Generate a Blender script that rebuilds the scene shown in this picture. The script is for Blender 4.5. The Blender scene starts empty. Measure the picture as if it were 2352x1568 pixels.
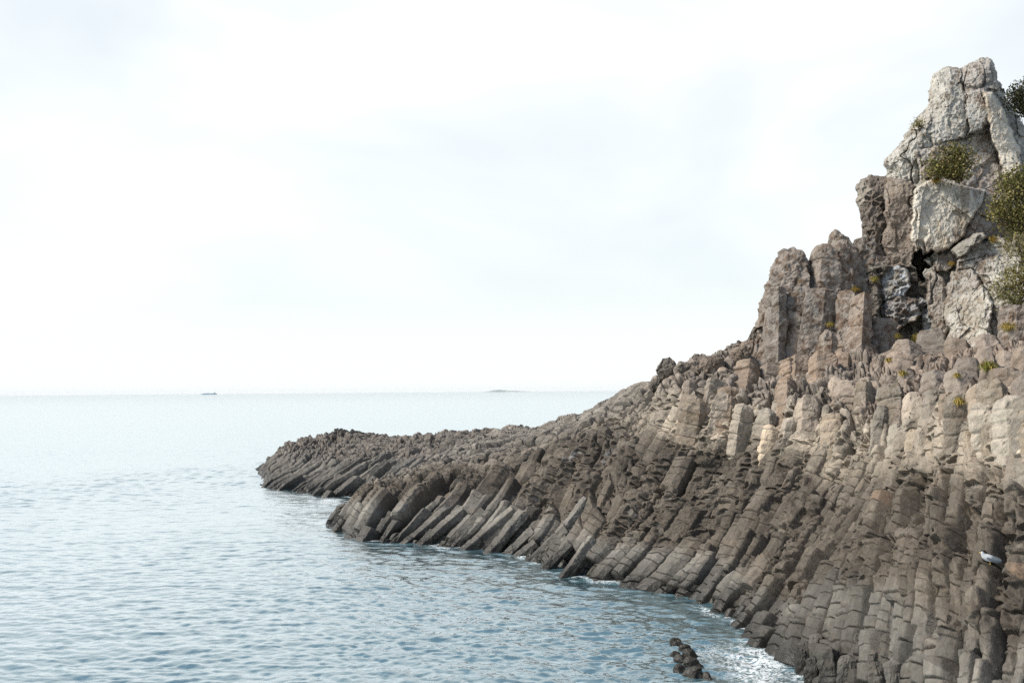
import bpy, math, random
import numpy as np
from mathutils import Matrix, Vector

random.seed(7)
rng = np.random.default_rng(11)
C = bpy.context.scene.collection
R = math.radians

# ------------------------------------------------------------------ camera
FPX = 2286.0                      # focal length in pixels of a 2352 px wide frame
CAMH = 7.0
PITCH, ROLL = 2.85, 0.443
cam_d = bpy.data.cameras.new('camera')
cam_d.sensor_width = 36.0
cam_d.lens = 36.0 * FPX / 2352.0
cam_d.clip_start, cam_d.clip_end = 0.1, 60000.0
cam_d.dof.use_dof = True
cam_d.dof.focus_distance = 46.0
cam_d.dof.aperture_fstop = 1.6
cam = bpy.data.objects.new('camera', cam_d)
C.objects.link(cam)
CM = Matrix.Translation((0, 0, CAMH)) @ Matrix.Rotation(R(90 + PITCH), 4, 'X') @ Matrix.Rotation(R(-ROLL), 4, 'Z')
cam.matrix_world = CM
bpy.context.scene.camera = cam
CR = np.array(CM.to_3x3())

def pt(x, y, D):
    """World point seen at (x, y) of the 2352 x 1568 photograph, D metres in front."""
    d = CR @ np.array([(x - 1176.0) / FPX, (784.0 - y) / FPX, -1.0])
    return np.array([0, 0, CAMH]) + d * (D / d[1])

def wpt(x, y):
    """Point of the sea surface seen at (x, y)."""
    d = CR @ np.array([(x - 1176.0) / FPX, (784.0 - y) / FPX, -1.0])
    return np.array([0, 0, CAMH]) + d * (-CAMH / d[2])

def proj(P):
    q = (P - np.array([0, 0, CAMH])) @ CR
    return 1176 + FPX * q[..., 0] / -q[..., 2], 784 - FPX * q[..., 1] / -q[..., 2], P[..., 1]

# ------------------------------------------------------------------ sky and sun
SUN_DIR = Vector((-0.66, -0.06, 0.74)).normalized()
SUN_EL = math.asin(SUN_DIR.z)
SUN_ROT = math.atan2(SUN_DIR.x, SUN_DIR.y)
W = bpy.data.worlds.new('World')
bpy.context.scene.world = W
W.use_nodes = True
nt = W.node_tree
nt.nodes.clear()
def nd(tree, typ, **kw):
    n = tree.nodes.new(typ)
    for k, v in kw.items():
        if k.startswith('i_'):
            key = k[2:]
            n.inputs[int(key) if key.isdigit() else key.replace('_', ' ')].default_value = v
        else:
            setattr(n, k, v)
    return n
out = nd(nt, 'ShaderNodeOutputWorld')
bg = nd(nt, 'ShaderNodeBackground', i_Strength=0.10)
sky = nd(nt, 'ShaderNodeTexSky', sky_type='NISHITA', sun_disc=False, sun_elevation=SUN_EL, sun_rotation=SUN_ROT,
         air_density=1.2, dust_density=0.6, ozone_density=1.0)
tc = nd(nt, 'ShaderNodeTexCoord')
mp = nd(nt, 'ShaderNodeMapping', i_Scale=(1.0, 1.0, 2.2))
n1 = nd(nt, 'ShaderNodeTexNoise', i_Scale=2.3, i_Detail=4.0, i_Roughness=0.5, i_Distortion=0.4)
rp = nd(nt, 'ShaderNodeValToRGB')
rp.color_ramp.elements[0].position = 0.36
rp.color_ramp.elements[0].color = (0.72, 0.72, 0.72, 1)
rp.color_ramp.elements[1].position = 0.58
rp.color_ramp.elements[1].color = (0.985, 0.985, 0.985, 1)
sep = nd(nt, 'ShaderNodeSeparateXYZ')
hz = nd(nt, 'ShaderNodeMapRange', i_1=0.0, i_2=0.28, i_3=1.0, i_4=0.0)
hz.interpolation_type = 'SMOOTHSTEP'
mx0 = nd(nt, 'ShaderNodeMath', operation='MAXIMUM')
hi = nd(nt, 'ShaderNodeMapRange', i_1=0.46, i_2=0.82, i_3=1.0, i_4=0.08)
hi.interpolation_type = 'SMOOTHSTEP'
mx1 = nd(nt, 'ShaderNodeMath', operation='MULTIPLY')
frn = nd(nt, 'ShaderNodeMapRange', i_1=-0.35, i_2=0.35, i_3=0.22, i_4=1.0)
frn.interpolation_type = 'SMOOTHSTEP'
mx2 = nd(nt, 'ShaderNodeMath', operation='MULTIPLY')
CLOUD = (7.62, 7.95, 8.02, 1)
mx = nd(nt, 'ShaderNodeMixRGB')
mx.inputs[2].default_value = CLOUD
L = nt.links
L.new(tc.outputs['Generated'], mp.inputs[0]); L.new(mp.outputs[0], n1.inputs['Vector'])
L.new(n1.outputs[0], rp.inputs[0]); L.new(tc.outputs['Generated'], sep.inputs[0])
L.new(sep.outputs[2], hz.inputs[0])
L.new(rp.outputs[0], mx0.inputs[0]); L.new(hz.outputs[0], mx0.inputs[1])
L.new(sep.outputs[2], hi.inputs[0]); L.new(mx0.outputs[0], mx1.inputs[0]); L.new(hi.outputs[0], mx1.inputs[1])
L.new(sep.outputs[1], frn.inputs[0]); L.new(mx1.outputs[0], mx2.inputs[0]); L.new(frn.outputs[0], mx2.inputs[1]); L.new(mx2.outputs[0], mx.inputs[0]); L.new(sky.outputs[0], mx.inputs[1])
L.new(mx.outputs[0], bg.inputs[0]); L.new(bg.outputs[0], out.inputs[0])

sun_d = bpy.data.lights.new('sun', 'SUN')
sun_d.energy, sun_d.angle, sun_d.color = 3.8, R(14), (1.0, 0.94, 0.84)
sun = bpy.data.objects.new('sun', sun_d)
sun.rotation_euler = SUN_DIR.to_track_quat('Z', 'Y').to_euler()
C.objects.link(sun)

vs = bpy.context.scene.view_settings
vs.view_transform, vs.look, vs.exposure, vs.gamma = 'Standard', 'None', 0.42, 1.0
bpy.context.scene.cycles.use_denoising = False
bpy.context.scene.cycles.sample_clamp_indirect = 4.0

# ------------------------------------------------------------------ noise
def _h(ix, iy, iz, seed):
    n = (ix.astype(np.uint32) * np.uint32(374761393) + iy.astype(np.uint32) * np.uint32(668265263)
         + iz.astype(np.uint32) * np.uint32(2246822519) + np.uint32((seed * 3266489917) & 0xffffffff))
    n = (n ^ (n >> np.uint32(13))) * np.uint32(1274126177)
    n = (n ^ (n >> np.uint32(16))) * np.uint32(2654435761)
    return ((n ^ (n >> np.uint32(15))) >> np.uint32(8)).astype(np.float32) * np.float32(1 / 16777216.0)

def hsh(a, b=None, seed=0):
    a = np.asarray(a).astype(np.int64)
    b = np.zeros_like(a) if b is None else np.asarray(b).astype(np.int64)
    return _h(a, b, np.zeros_like(a), seed)

def vn3(P, seed=0):
    P = P.astype(np.float32)
    i = np.floor(P).astype(np.int64); f = P - i
    u = f * f * (3 - 2 * f)
    x, y, z = i[..., 0], i[..., 1], i[..., 2]
    r = 0
    for dz in (0, 1):
        wz = u[..., 2] if dz else 1 - u[..., 2]
        for dy in (0, 1):
            wy = u[..., 1] if dy else 1 - u[..., 1]
            a = _h(x, y + dy, z + dz, seed); b = _h(x + 1, y + dy, z + dz, seed)
            r = r + (a + (b - a) * u[..., 0]) * wy * wz
    return r * 2 - 1

def fbm3(P, sc, octv=4, seed=0, gain=0.5):
    r, a = 0, 1.0
    for o in range(octv):
        r = r + a * vn3(P * (sc * 2.03 ** o) + 17.3 * o, seed + o); a *= gain
    return r

def vn2(x, y, seed=0):
    ix, iy = np.floor(x), np.floor(y)
    fx, fy = (x - ix).astype(np.float32), (y - iy).astype(np.float32)
    ix, iy = ix.astype(np.int64), iy.astype(np.int64)
    z = np.zeros_like(ix)
    ux, uy = fx * fx * (3 - 2 * fx), fy * fy * (3 - 2 * fy)
    a, b = _h(ix, iy, z, seed), _h(ix + 1, iy, z, seed)
    c, d = _h(ix, iy + 1, z, seed), _h(ix + 1, iy + 1, z, seed)
    return ((a + (b - a) * ux) * (1 - uy) + (c + (d - c) * ux) * uy) * 2 - 1

def fbm2(x, y, octv=4, seed=0, gain=0.5):
    r, a = 0, 1.0
    for o in range(octv):
        k = 2.03 ** o
        r = r + a * vn2(x * k + 9.1 * o, y * k + 3.7 * o, seed + o); a *= gain
    return r

def worley2(x, y, seed=0):
    ix, iy = np.floor(x).astype(np.int64), np.floor(y).astype(np.int64)
    f1 = np.full(x.shape, 9.0, np.float32); f2 = f1.copy(); cid = np.zeros(x.shape, np.float32)
    z = np.zeros_like(ix)
    for dx in (-1, 0, 1):
        for dy in (-1, 0, 1):
            a, b = ix + dx, iy + dy
            d = np.hypot(a + _h(a, b, z, seed) - x, b + _h(a, b, z, seed + 1) - y).astype(np.float32)
            k = _h(a, b, z, seed + 2)
            m = d < f1
            f2 = np.where(m, f1, np.minimum(f2, d)); cid = np.where(m, k, cid); f1 = np.where(m, d, f1)
    return f1, f2, cid

def worley3(P, seed=0):
    P = P.astype(np.float32)
    I = np.floor(P).astype(np.int64)
    n = P.shape[:-1]
    f1 = np.full(n, 9.0, np.float32); f2 = f1.copy(); cid = np.zeros(n, np.float32); cc = np.zeros(P.shape, np.float32)
    for dx in (-1, 0, 1):
        for dy in (-1, 0, 1):
            for dz in (-1, 0, 1):
                a, b, c = I[..., 0] + dx, I[..., 1] + dy, I[..., 2] + dz
                q = np.stack([a + _h(a, b, c, seed), b + _h(a, b, c, seed + 1), c + _h(a, b, c, seed + 2)], -1).astype(np.float32)
                d = np.sqrt(((q - P) ** 2).sum(-1))
                m = d < f1
                f2 = np.where(m, f1, np.minimum(f2, d)); cid = np.where(m, _h(a, b, c, seed + 3), cid)
                cc = np.where(m[..., None], q, cc); f1 = np.where(m, d, f1)
    return f1, f2, cid, cc

def ss(a, b, x):
    t = np.clip((x - a) / (b - a), 0, 1)
    return t * t * (3 - 2 * t)

def norm(v):
    return v / np.maximum(np.linalg.norm(v, axis=-1, keepdims=True), 1e-9)

# ------------------------------------------------------------------ mesh helpers
REG = []                                        # vertices of what is built, for setting small things on it
def mesh_from(name, V, F, mat, tint=None, mask=None, smooth=True):
    """F: (n,3) or (n,4) int array."""
    m = bpy.data.meshes.new(name)
    k = F.shape[1]
    m.vertices.add(len(V)); m.vertices.foreach_set('co', np.ascontiguousarray(V, np.float32).ravel())
    m.loops.add(F.size); m.loops.foreach_set('vertex_index', np.ascontiguousarray(F, np.int32).ravel())
    m.polygons.add(len(F)); m.polygons.foreach_set('loop_start', np.arange(0, F.size, k, dtype=np.int32))
    m.polygons.foreach_set('use_smooth', np.full(len(F), smooth))
    m.update(calc_edges=True)
    for nm, arr in (('tint', tint), ('mask', mask)):
        if arr is not None:
            at = m.attributes.new(nm, 'FLOAT_COLOR', 'POINT')
            c = np.ones((len(V), 4), np.float32); c[:, :arr.shape[1]] = arr
            at.data.foreach_set('color', c.ravel())
    m.materials.append(mat)
    return m

def link(name, mesh, parent=None, loc=None):
    o = bpy.data.objects.new(name, mesh)
    C.objects.link(o)
    if loc is not None: o.location = loc
    if parent is not None: o.parent = parent
    return o

def tag(o, label=None, cat=None, group=None, kind=None):
    if label: o['label'] = label
    if cat: o['category'] = cat
    if group: o['group'] = group
    if kind: o['kind'] = kind
    return o

def empty(name, loc=(0, 0, 0)):
    o = bpy.data.objects.new(name, None); o.location = loc; o.empty_display_size = 0.2
    C.objects.link(o); return o

def local(V, parent):
    return V - np.array(parent.location) if parent is not None else V

def gridF(nu, nv, wrap=False):
    i = np.arange(nu if wrap else nu - 1)[:, None]; j = np.arange(nv - 1)[None, :]
    a = i * nv + j; b = ((i + 1) % nu) * nv + j
    return np.stack([a, b, b + 1, a + 1], -1).reshape(-1, 4)

# ------------------------------------------------------------------ materials
def rock_material(name, bump=1.0):
    m = bpy.data.materials.new(name); m.use_nodes = True
    t = m.node_tree; t.nodes.clear(); l = t.links
    o = nd(t, 'ShaderNodeOutputMaterial'); b = nd(t, 'ShaderNodeBsdfPrincipled')
    geo = nd(t, 'ShaderNodeNewGeometry'); ti = nd(t, 'ShaderNodeAttribute', attribute_name='tint')
    mk = nd(t, 'ShaderNodeAttribute', attribute_name='mask'); sp = nd(t, 'ShaderNodeSeparateColor')
    l.new(mk.outputs['Color'], sp.inputs[0])
    def noise(scale, detail=5, rough=0.6, dist=0.0):
        n = nd(t, 'ShaderNodeTexNoise', i_Scale=scale, i_Detail=detail, i_Roughness=rough, i_Distortion=dist)
        l.new(geo.outputs['Position'], n.inputs['Vector']); return n
    def rng_(src, a, bb, c, d):
        r = nd(t, 'ShaderNodeMapRange', i_1=a, i_2=bb, i_3=c, i_4=d); l.new(src, r.inputs[0]); return r.outputs[0]
    def math_(op, x, y):
        r = nd(t, 'ShaderNodeMath', operation=op)
        for k, v in enumerate((x, y)):
            if isinstance(v, (int, float)): r.inputs[k].default_value = v
            else: l.new(v, r.inputs[k])
        return r.outputs[0]
    def mix(f, x, y, mode='MIX'):
        r = nd(t, 'ShaderNodeMixRGB', blend_type=mode)
        for k, v in enumerate((f, x, y)):
            if isinstance(v, (int, float)): r.inputs[k].default_value = v
            elif isinstance(v, tuple): r.inputs[k].default_value = v
            else: l.new(v, r.inputs[k])
        return r.outputs[0]
    nA = noise(0.9, 6, 0.62); nB = noise(6.0, 6, 0.65); nC = noise(28.0, 4, 0.7); nD = noise(2.6, 7, 0.68, 0.6)
    col = ti.outputs['Color']
    v = math_('MULTIPLY', rng_(nA.outputs[0], 0.3, 0.7, 0.72, 1.26), rng_(nB.outputs[0], 0.3, 0.7, 0.74, 1.24))
    v = math_('MULTIPLY', v, rng_(nC.outputs[0], 0.3, 0.7, 0.82, 1.16))
    cv = nd(t, 'ShaderNodeCombineXYZ')
    for k in range(3): l.new(v, cv.inputs[k])
    col = mix(1.0, col, cv.outputs[0], 'MULTIPLY')
    # warm / cool drift
    col = mix(rng_(nD.outputs[0], 0.45, 0.72, 0.0, 0.35), col, mix(1.0, col, (1.22, 0.98, 0.78, 1), 'MULTIPLY'))
    # pale lichen crust (mask red): patchy
    li = math_('MULTIPLY', sp.outputs[0], rng_(math_('ADD', nD.outputs[0], math_('MULTIPLY', nC.outputs[0], 0.35)), 0.58, 0.74, 0.0, 1.0))
    col = mix(li, col, (0.55, 0.54, 0.50, 1))
    dk = math_('MULTIPLY', sp.outputs[0], rng_(nB.outputs[0], 0.56, 0.70, 0.0, 0.75))
    col = mix(dk, col, (0.10, 0.095, 0.085, 1))
    # rust faces (mask green), white droppings (mask blue)
    col = mix(math_('MULTIPLY', sp.outputs[1], rng_(nB.outputs[0], 0.3, 0.7, 0.55, 1.0)), col, (0.18, 0.128, 0.09, 1))
    col = mix(math_('MULTIPLY', sp.outputs[2], rng_(nD.outputs[0], 0.44, 0.62, 0.0, 1.0)), col, (0.50, 0.54, 0.58, 1))
    # wet band above the water
    sz = nd(t, 'ShaderNodeSeparateXYZ'); l.new(geo.outputs['Position'], sz.inputs[0])
    wet = rng_(math_('ADD', sz.outputs[2], math_('MULTIPLY', nA.outputs[0], -0.5)), -0.05, 0.85, 1.0, 0.0)
    col = mix(wet, col, mix(1.0, col, (0.20, 0.195, 0.185, 1), 'MULTIPLY'))
    l.new(col, b.inputs['Base Color'])
    l.new(rng_(wet, 0, 1, 0.92, 0.35), b.inputs['Roughness'])
    b.inputs['Specular IOR Level'].default_value = 0.25
    b1 = nd(t, 'ShaderNodeBump', i_Strength=0.55 * bump, i_Distance=0.06); l.new(nB.outputs[0], b1.inputs['Height'])
    b2 = nd(t, 'ShaderNodeBump', i_Strength=0.5 * bump, i_Distance=0.018); l.new(nC.outputs[0], b2.inputs['Height'])
    l.new(b1.outputs[0], b2.inputs['Normal']); l.new(b2.outputs[0], b.inputs['Normal'])
    l.new(b.outputs[0], o.inputs[0])
    return m
ROCK = rock_material('weathered_basalt')

def flat_material(name, col, rough=0.8, var=0.25, scale=9.0, attr=None):
    m = bpy.data.materials.new(name); m.use_nodes = True
    t = m.node_tree; l = t.links; b = t.nodes['Principled BSDF']
    geo = nd(t, 'ShaderNodeNewGeometry'); n = nd(t, 'ShaderNodeTexNoise', i_Scale=scale, i_Detail=4.0)
    l.new(geo.outputs['Position'], n.inputs['Vector'])
    r = nd(t, 'ShaderNodeMapRange', i_1=0.3, i_2=0.7, i_3=1 - var, i_4=1 + var); l.new(n.outputs[0], r.inputs[0])
    cv = nd(t, 'ShaderNodeCombineXYZ')
    for k in range(3): l.new(r.outputs[0], cv.inputs[k])
    mm = nd(t, 'ShaderNodeMixRGB', blend_type='MULTIPLY', i_0=1.0); l.new(cv.outputs[0], mm.inputs[2])
    if attr:
        a = nd(t, 'ShaderNodeAttribute', attribute_name=attr); l.new(a.outputs['Color'], mm.inputs[1])
    else: mm.inputs[1].default_value = (*col, 1)
    l.new(mm.outputs[0], b.inputs['Base Color']); b.inputs['Roughness'].default_value = rough
    b.inputs['Specular IOR Level'].default_value = 0.2
    return m

# ------------------------------------------------------------------ base surfaces of the headland
def hermite(P, x, xs):
    """Cubic interpolation through P (n,k) at stations x, sampled at xs."""
    x = np.asarray(x, float); P = np.asarray(P, float)
    d = np.zeros_like(P)
    sl = (P[1:] - P[:-1]) / (x[1:] - x[:-1])[:, None]
    d[0], d[-1] = sl[0], sl[-1]
    w1, w2 = (x[2:] - x[1:-1])[:, None], (x[1:-1] - x[:-2])[:, None]
    d[1:-1] = (sl[:-1] * w1 + sl[1:] * w2) / (w1 + w2)
    k = np.clip(np.searchsorted(x, xs, 'right') - 1, 0, len(x) - 2)
    h = (x[k + 1] - x[k]); t = ((xs - x[k]) / h)[:, None]; h = h[:, None]
    return ((2 * t**3 - 3 * t**2 + 1) * P[k] + (t**3 - 2 * t**2 + t) * h * d[k]
            + (-2 * t**3 + 3 * t**2) * P[k + 1] + (t**3 - t**2) * h * d[k + 1])

def P3(q):
    """('w', x, y, z) is a world point, (x, y) a waterline pixel, (x, y, D) a pixel with its distance."""
    if q[0] == 'w': return np.array(q[1:], float)
    if len(q) == 2: return wpt(*q)
    return pt(*q)

def ext(line):
    P = [P3(q) for q in line]
    d = P[0] - P[1]; d[2] = 0
    p = P[0] + d / max(np.linalg.norm(d), 1e-6) * 1.6; p[2] = -1.5
    return np.array([p] + P)

w = 'w'
NEAR = [
 [(w,9.5,7.5,0),(w,10.9,7.8,1.4),(w,12.7,8.3,3),(w,14.6,9,5),(w,16,9.8,6.5),(w,18,11,7),(w,21,13,7.4),(w,27,18,7.8),(w,36,26,8)],
 [(w,7.6,13,0),(w,8.6,13.6,1.2),(w,10,14.6,3),(w,11.6,16,5),(w,12.8,17,6.8),(w,14.4,18.2,7.4),(w,17,21,7.8),(w,22,26,8.2),(w,30,33,8.4)],
 [(2157,1830),(2180,1568,18.3),(2230,1300,21.3),(2280,1080,24.5),(2330,900,26.5),(2375,835,30),(2430,770,36),(2470,720,43),(w,34,50,9)],
 [(1880,1568),(1943,1375,25.8),(1990,1250,27.3),(2060,1100,29.5),(2120,950,31.5),(2190,865,35.5),(2250,790,43),(2300,740,51),(w,32,60,9)],
 [(1728,1464),(1800,1375,29.1),(1871,1287,30.3),(2001,1130,32.6),(2060,1000,34.5),(2100,865,38.5),(2150,790,45),(2210,720,52),(w,28,62,9)],
 [(1620,1385),(1680,1300,33.7),(1740,1215,34.8),(1830,1090,36.8),(1900,970,38.5),(1940,860,41.5),(1990,790,46),(2050,720,52),(w,26,64,8)],
 [(1480,1352),(1560,1270,36.3),(1640,1170,37.8),(1720,1040,40),(1780,930,41.5),(1800,860,43.8),(1830,810,47),(1860,770,52),(w,22,64,7)],
 [(1310,1318),(1370,1240,39.2),(1440,1140,40.6),(1530,1010,42.6),(1590,900,44),(1620,865,45),(1650,838,46.5),(1690,818,49),(w,18,62,5)],
 [(1200,1272),(1260,1200,43.8),(1320,1100,45.3),(1402,985,47.3),(1450,932,48.5),(1475,907,49.7),(1490,893,51.5),(1510,888,55),(w,14,66,3)],
 [(1090,1258),(1150,1195,45.7),(1220,1110,47.3),(1290,1025,49.5),(1330,982,51),(1350,968,53),(1365,961,56),(1385,960,60),(w,10,72,2)],
 [(960,1245),(1030,1180,47.8),(1090,1115,49.6),(1150,1055,52),(1200,1022,55),(1230,1007,58),(1250,997,62),(1275,992,67),(w,6,80,1)],
 [(830,1238),(880,1170,49),(930,1120,51),(980,1082,54),(1040,1048,58),(1080,1024,62),(1110,1010,67),(1140,998,73),(w,2,84,1)],
 [(765,1210),(790,1172,52.3),(815,1148,52.9),(840,1130,53.8),(w,-7.6,55.5,1.3),(w,-7.2,57,0.8),(w,-6.8,58.5,0.2),(w,-6.4,60,-0.6),(w,-6,62,-1)],
 [(w,-10.4,54.2,-1.6),(w,-10.2,54.5,-1.5),(w,-9.8,55,-1.5),(w,-9.4,55.5,-1.4),(w,-9,56.2,-0.6),(w,-8.6,57.5,-0.8),(w,-8.2,58.7,-1),(w,-8,60,-1.2),(w,-8,62,-1.5)],
]
def steepen(lines, f):
    res = []
    for k, l in enumerate(lines):
        if len(l[0]) != 2 or not all(len(q) == 3 for q in l[1:5]): res.append(l); continue
        D0 = wpt(*l[0])[1]; fk = f[k]; n = [l[0]]
        for j, q in enumerate(l[1:], 1):
            if q[0] == 'w': n.append(q); continue
            full = D0 + fk * (q[2] - D0)
            sh = (l[4][2] - D0) * (1 - fk)
            n.append((q[0], q[1], full if j <= 4 else q[2] - sh * (0.55, 0.3, 0.1)[min(j - 5, 2)]))
        res.append(n)
    return res
NEAR = steepen(NEAR, [1, 1, .55, .55, .55, .55, .6, .65, .7, .8, .9, 1, 1, 1])
REEF = [
 [(w,-24.6,92.5,-1.2),(w,-24.5,94,-1),(w,-24,96,-1),(w,-23.5,98,-1),(w,-23,100,-1),(w,-23,102,-1),(w,-22,104,-1.5)],
 [(594,1079),(606,1068,92),(620,1058,93),(636,1047,94.5),(652,1041,96),(w,-20,99,1),(w,-19,103,-1.2)],
 [(612,1098),(650,1066,84),(695,1036,87),(735,1014,89.5),(765,1002,92),(w,-13,97,2),(w,-12,102,-1)],
 [(640,1122),(700,1090,75),(755,1056,78.5),(800,1026,83),(830,1009,87),(w,-10,93,2.2),(w,-8,99,-1)],
 [(700,1128),(770,1085,73.5),(825,1056,76.5),(868,1034,80),(900,1019,84),(w,-7.5,91,2.2),(w,-5,97,-1)],
 [(780,1140),(850,1095,69),(910,1060,72),(960,1030,76),(1000,1006,81),(w,-4,89,2.2),(w,-1,96,-1)],
 [(860,1140),(920,1098,67.5),(985,1057,70),(1035,1024,74),(1075,1002,79),(w,-2,87,2.2),(w,2,94,-1)],
 [(950,1137),(1000,1080,67),(1060,1040,69),(1110,1012,73),(1150,996,78),(w,2,86,2.4),(w,5,92,-1)],
 [(1060,1112),(1110,1060,65),(1150,1030,68),(1190,1006,72),(1230,992,78),(w,6,86,2),(w,9,92,-1)],
]

class Surf:
    def __init__(s, lines, smid):
        A = np.array([ext(l) for l in lines])                # (nl, nv, 3)
        s.A = A; nl, s.K, _ = A.shape
        mid = A[:, 1 + smid]
        s.sl = np.concatenate([[0], np.cumsum(np.linalg.norm(np.diff(mid, axis=0), axis=1))])
        s.S = s.sl[-1]
    def grid(s, ss_, vv):
        """ss_: distances along the shore; vv: 0 = waterline ... ; returns (ns, nv, 3)."""
        nl = len(s.sl)
        B = np.array([hermite(s.A[i], np.arange(-1, s.K - 1), vv) for i in range(nl)])
        G = hermite(B.reshape(nl, -1), s.sl, ss_)
        return G.reshape(len(ss_), len(vv), 3)

def frames(G):
    du = np.gradient(G, axis=0); dv = np.gradient(G, axis=1)
    n = norm(np.cross(dv, du))
    flip = np.sign((n * np.array([-0.4, -0.5, 0.8])).sum(-1).mean())
    return n * flip, norm(dv)

class Strips:
    """One layer of columns lying along the slope: bounds across it, joints along it."""
    def __init__(s, S, wfun, seed):
        r = np.random.default_rng(seed); b = [-1.0]
        while b[-1] < S + 1: b.append(b[-1] + wfun(b[-1]) * r.uniform(0.62, 1.4))
        s.b = np.array(b); n = len(b) + 1; s.seed = seed
        s.off = r.uniform(0, 9, n); s.L = r.uniform(0.75, 1.35, n); s.tilt = r.uniform(-0.32, 0.5, n); s.lift = r.uniform(-1, 1, n)
    def at(s, sc, t, Lf):
        i = np.clip(np.searchsorted(s.b, sc) - 1, 0, len(s.b) - 2)
        w_ = s.b[i + 1] - s.b[i]
        x = 2 * (sc - s.b[i]) / w_ - 1
        q = t / (Lf * s.L[i]) + s.off[i]
        q = q + 0.42 * vn2(q * 0.9 + 5, i * 7.31, s.seed)
        seg = np.floor(q).astype(np.int64)
        return i, x, w_, seg, q - seg

def columns(S, sc, t, wfun, amp, saw, pres, Lf, seed, nlay=3, lay=0.26):
    """Height of the broken column layers above the bare slope, and the outermost strip id."""
    H = None; ID = None
    for k in range(nlay):
        st = Strips(S, wfun, seed + 31 * k)
        i, x, w_, seg, fr = st.at(sc, t, Lf)
        rnd = hsh(i, seg, seed + 7 * k); rn2 = hsh(i, seg, seed + 7 * k + 3)
        prof = -0.42 * w_ * np.maximum(0, np.abs(x) - 0.42) - 0.34 * np.exp(-((1 - np.abs(x)) * w_ * 0.5 / 0.032) ** 2)
        jn = np.minimum(fr, 1 - fr)
        joint = -0.10 * np.exp(-(jn / 0.025) ** 2)
        hk = (k - (nlay - 1) / 2) * lay + 0.10 * (rn2 - 0.5) + prof + st.tilt[i] * x * w_ * 0.5 + saw * (fr - 0.5) + joint + 0.05 * st.lift[i]
        if k == 0: H = hk
        else: H = np.where(rnd < pres, np.maximum(H, hk), H)
        ID = i
    return H * amp, ID, x, w_, seg, rnd

def tafoni(s, t, seed, cs=0.30, ct=0.22):
    ws = 0.10 * fbm2(s * 3, t * 3, 2, seed + 50); wt = 0.10 * fbm2(s * 3 + 40, t * 3, 2, seed + 60)
    f1, f2, c = worley2((s + ws) / cs, (t + wt) / ct, seed)
    e = f2 - f1
    return -ss(0.03, 0.5, e) * ss(0.2, 0.5, c) * (0.45 + 0.55 * c), c

def tri_range(x, a, b, c, d):
    return ss(a, b, x) * (1 - ss(c, d, x))

GREY = np.array([0.162, 0.152, 0.134]); DARK = np.array([0.104, 0.089, 0.072]); SAND = np.array([0.30, 0.258, 0.205])
BROWN = np.array([0.158, 0.122, 0.094]); PALE = np.array([0.35, 0.322, 0.272])

def lerp(a, b, f): return a + (b - a) * f[..., None]

# ---------------- the near headland: slope of tilted columns
near = Surf(NEAR, 2)
nsl = near.sl[1:]
def near_w(s): return float(np.interp(s - nsl[0], [0, 5, 12, 20, 30, near.S], [0.50, 0.52, 0.62, 0.75, 0.9, 0.9]))
NS, NV1 = 2300, 740
_d = np.interp(np.linspace(0, near.S, 2000), [0, nsl[0], nsl[1], nsl[2], nsl[4], near.S], [0.5, 1.2, 1.9, 1.7, 1.0, 0.7]); _c = np.concatenate([[0], np.cumsum(_d)[:-1]]); _c = _c / _c[-1]
sv = np.interp(np.linspace(0, 1, NS), _c, np.linspace(0, near.S, 2000))
vv = np.concatenate([np.linspace(-0.6, 4.9, NV1), np.linspace(4.93, 8, 100)])
G = near.grid(sv, vv)
N, T = frames(G)
tt = np.concatenate([np.zeros((NS, 1)), np.cumsum(np.linalg.norm(np.diff(G, axis=1), axis=2), axis=1)], 1)
Sg = np.repeat(sv[:, None], len(vv), 1); Vg = np.repeat(vv[None], NS, 0)
sf = Sg / near.S
wob = 0.16 * fbm2(Sg * 0.35, tt * 0.28, 2, 3) + 0.035 * fbm2(Sg * 2.2, tt * 2.6, 3, 5)
sc = Sg + wob
far_f = ss(nsl[6], nsl[8], Sg)                      # 1 where the columns are bigger, far along the shore
near_f = 1 - ss(nsl[3], nsl[5], Sg)                 # 1 at the near end
vj = Vg + 0.35 * fbm2(Sg * 0.25, tt * 0.3, 3, 9)
rs0 = np.interp(Sg, [nsl[1], nsl[2], nsl[3], nsl[6], nsl[8]], [1.25, 0.8, 0.8, 0.8, 1.1])
rough = tri_range(vj, rs0, rs0 + 0.75, 3.6, 4.4) * np.clip(0.8 + 1.0 * fbm2(Sg * 0.33, tt * 0.4, 3, 21), 0.06, 1)
plate = far_f * ss(2.3, 3.4, vj)                             # rubble on the flat top
upper = ss(3.0, 3.9, vj)
_k = 0.30 * (1 - ss(nsl[3], nsl[5], sv)); _sh = np.concatenate([[0], np.cumsum(_k[:-1] * np.diff(sv))])
tj = tt + _sh[:, None]
pres = 0.66 + 0.1 * fbm2(Sg * 0.4, tt * 0.3, 2, 77)
amp = 0.76 + 0.5 * far_f * (1 - plate) + 0.1 * upper
saw = 0.10 + 0.10 * upper + 0.16 * tri_range(vj, 1, 1.6, 2.6, 3.4)
Hc, ID, cx, cw, cseg, crnd = columns(near.S, sc, tj, near_w, amp * (1 - 0.72 * plate), saw, pres, 1.65 + 0.7 * far_f * (1 - plate), 100)
rough = rough * np.where(hsh(ID, cseg, 911) < 0.22, 0.12, 1.0)
pit, pc = tafoni(ID * 11.7 + (cx + 1) * 0.5 * cw, tj + 1.3 * hsh(ID, None, 12), 300, 0.52, 0.30)
pit2, _ = tafoni(sc + 3, tj, 340, 0.15, 0.11)
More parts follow.
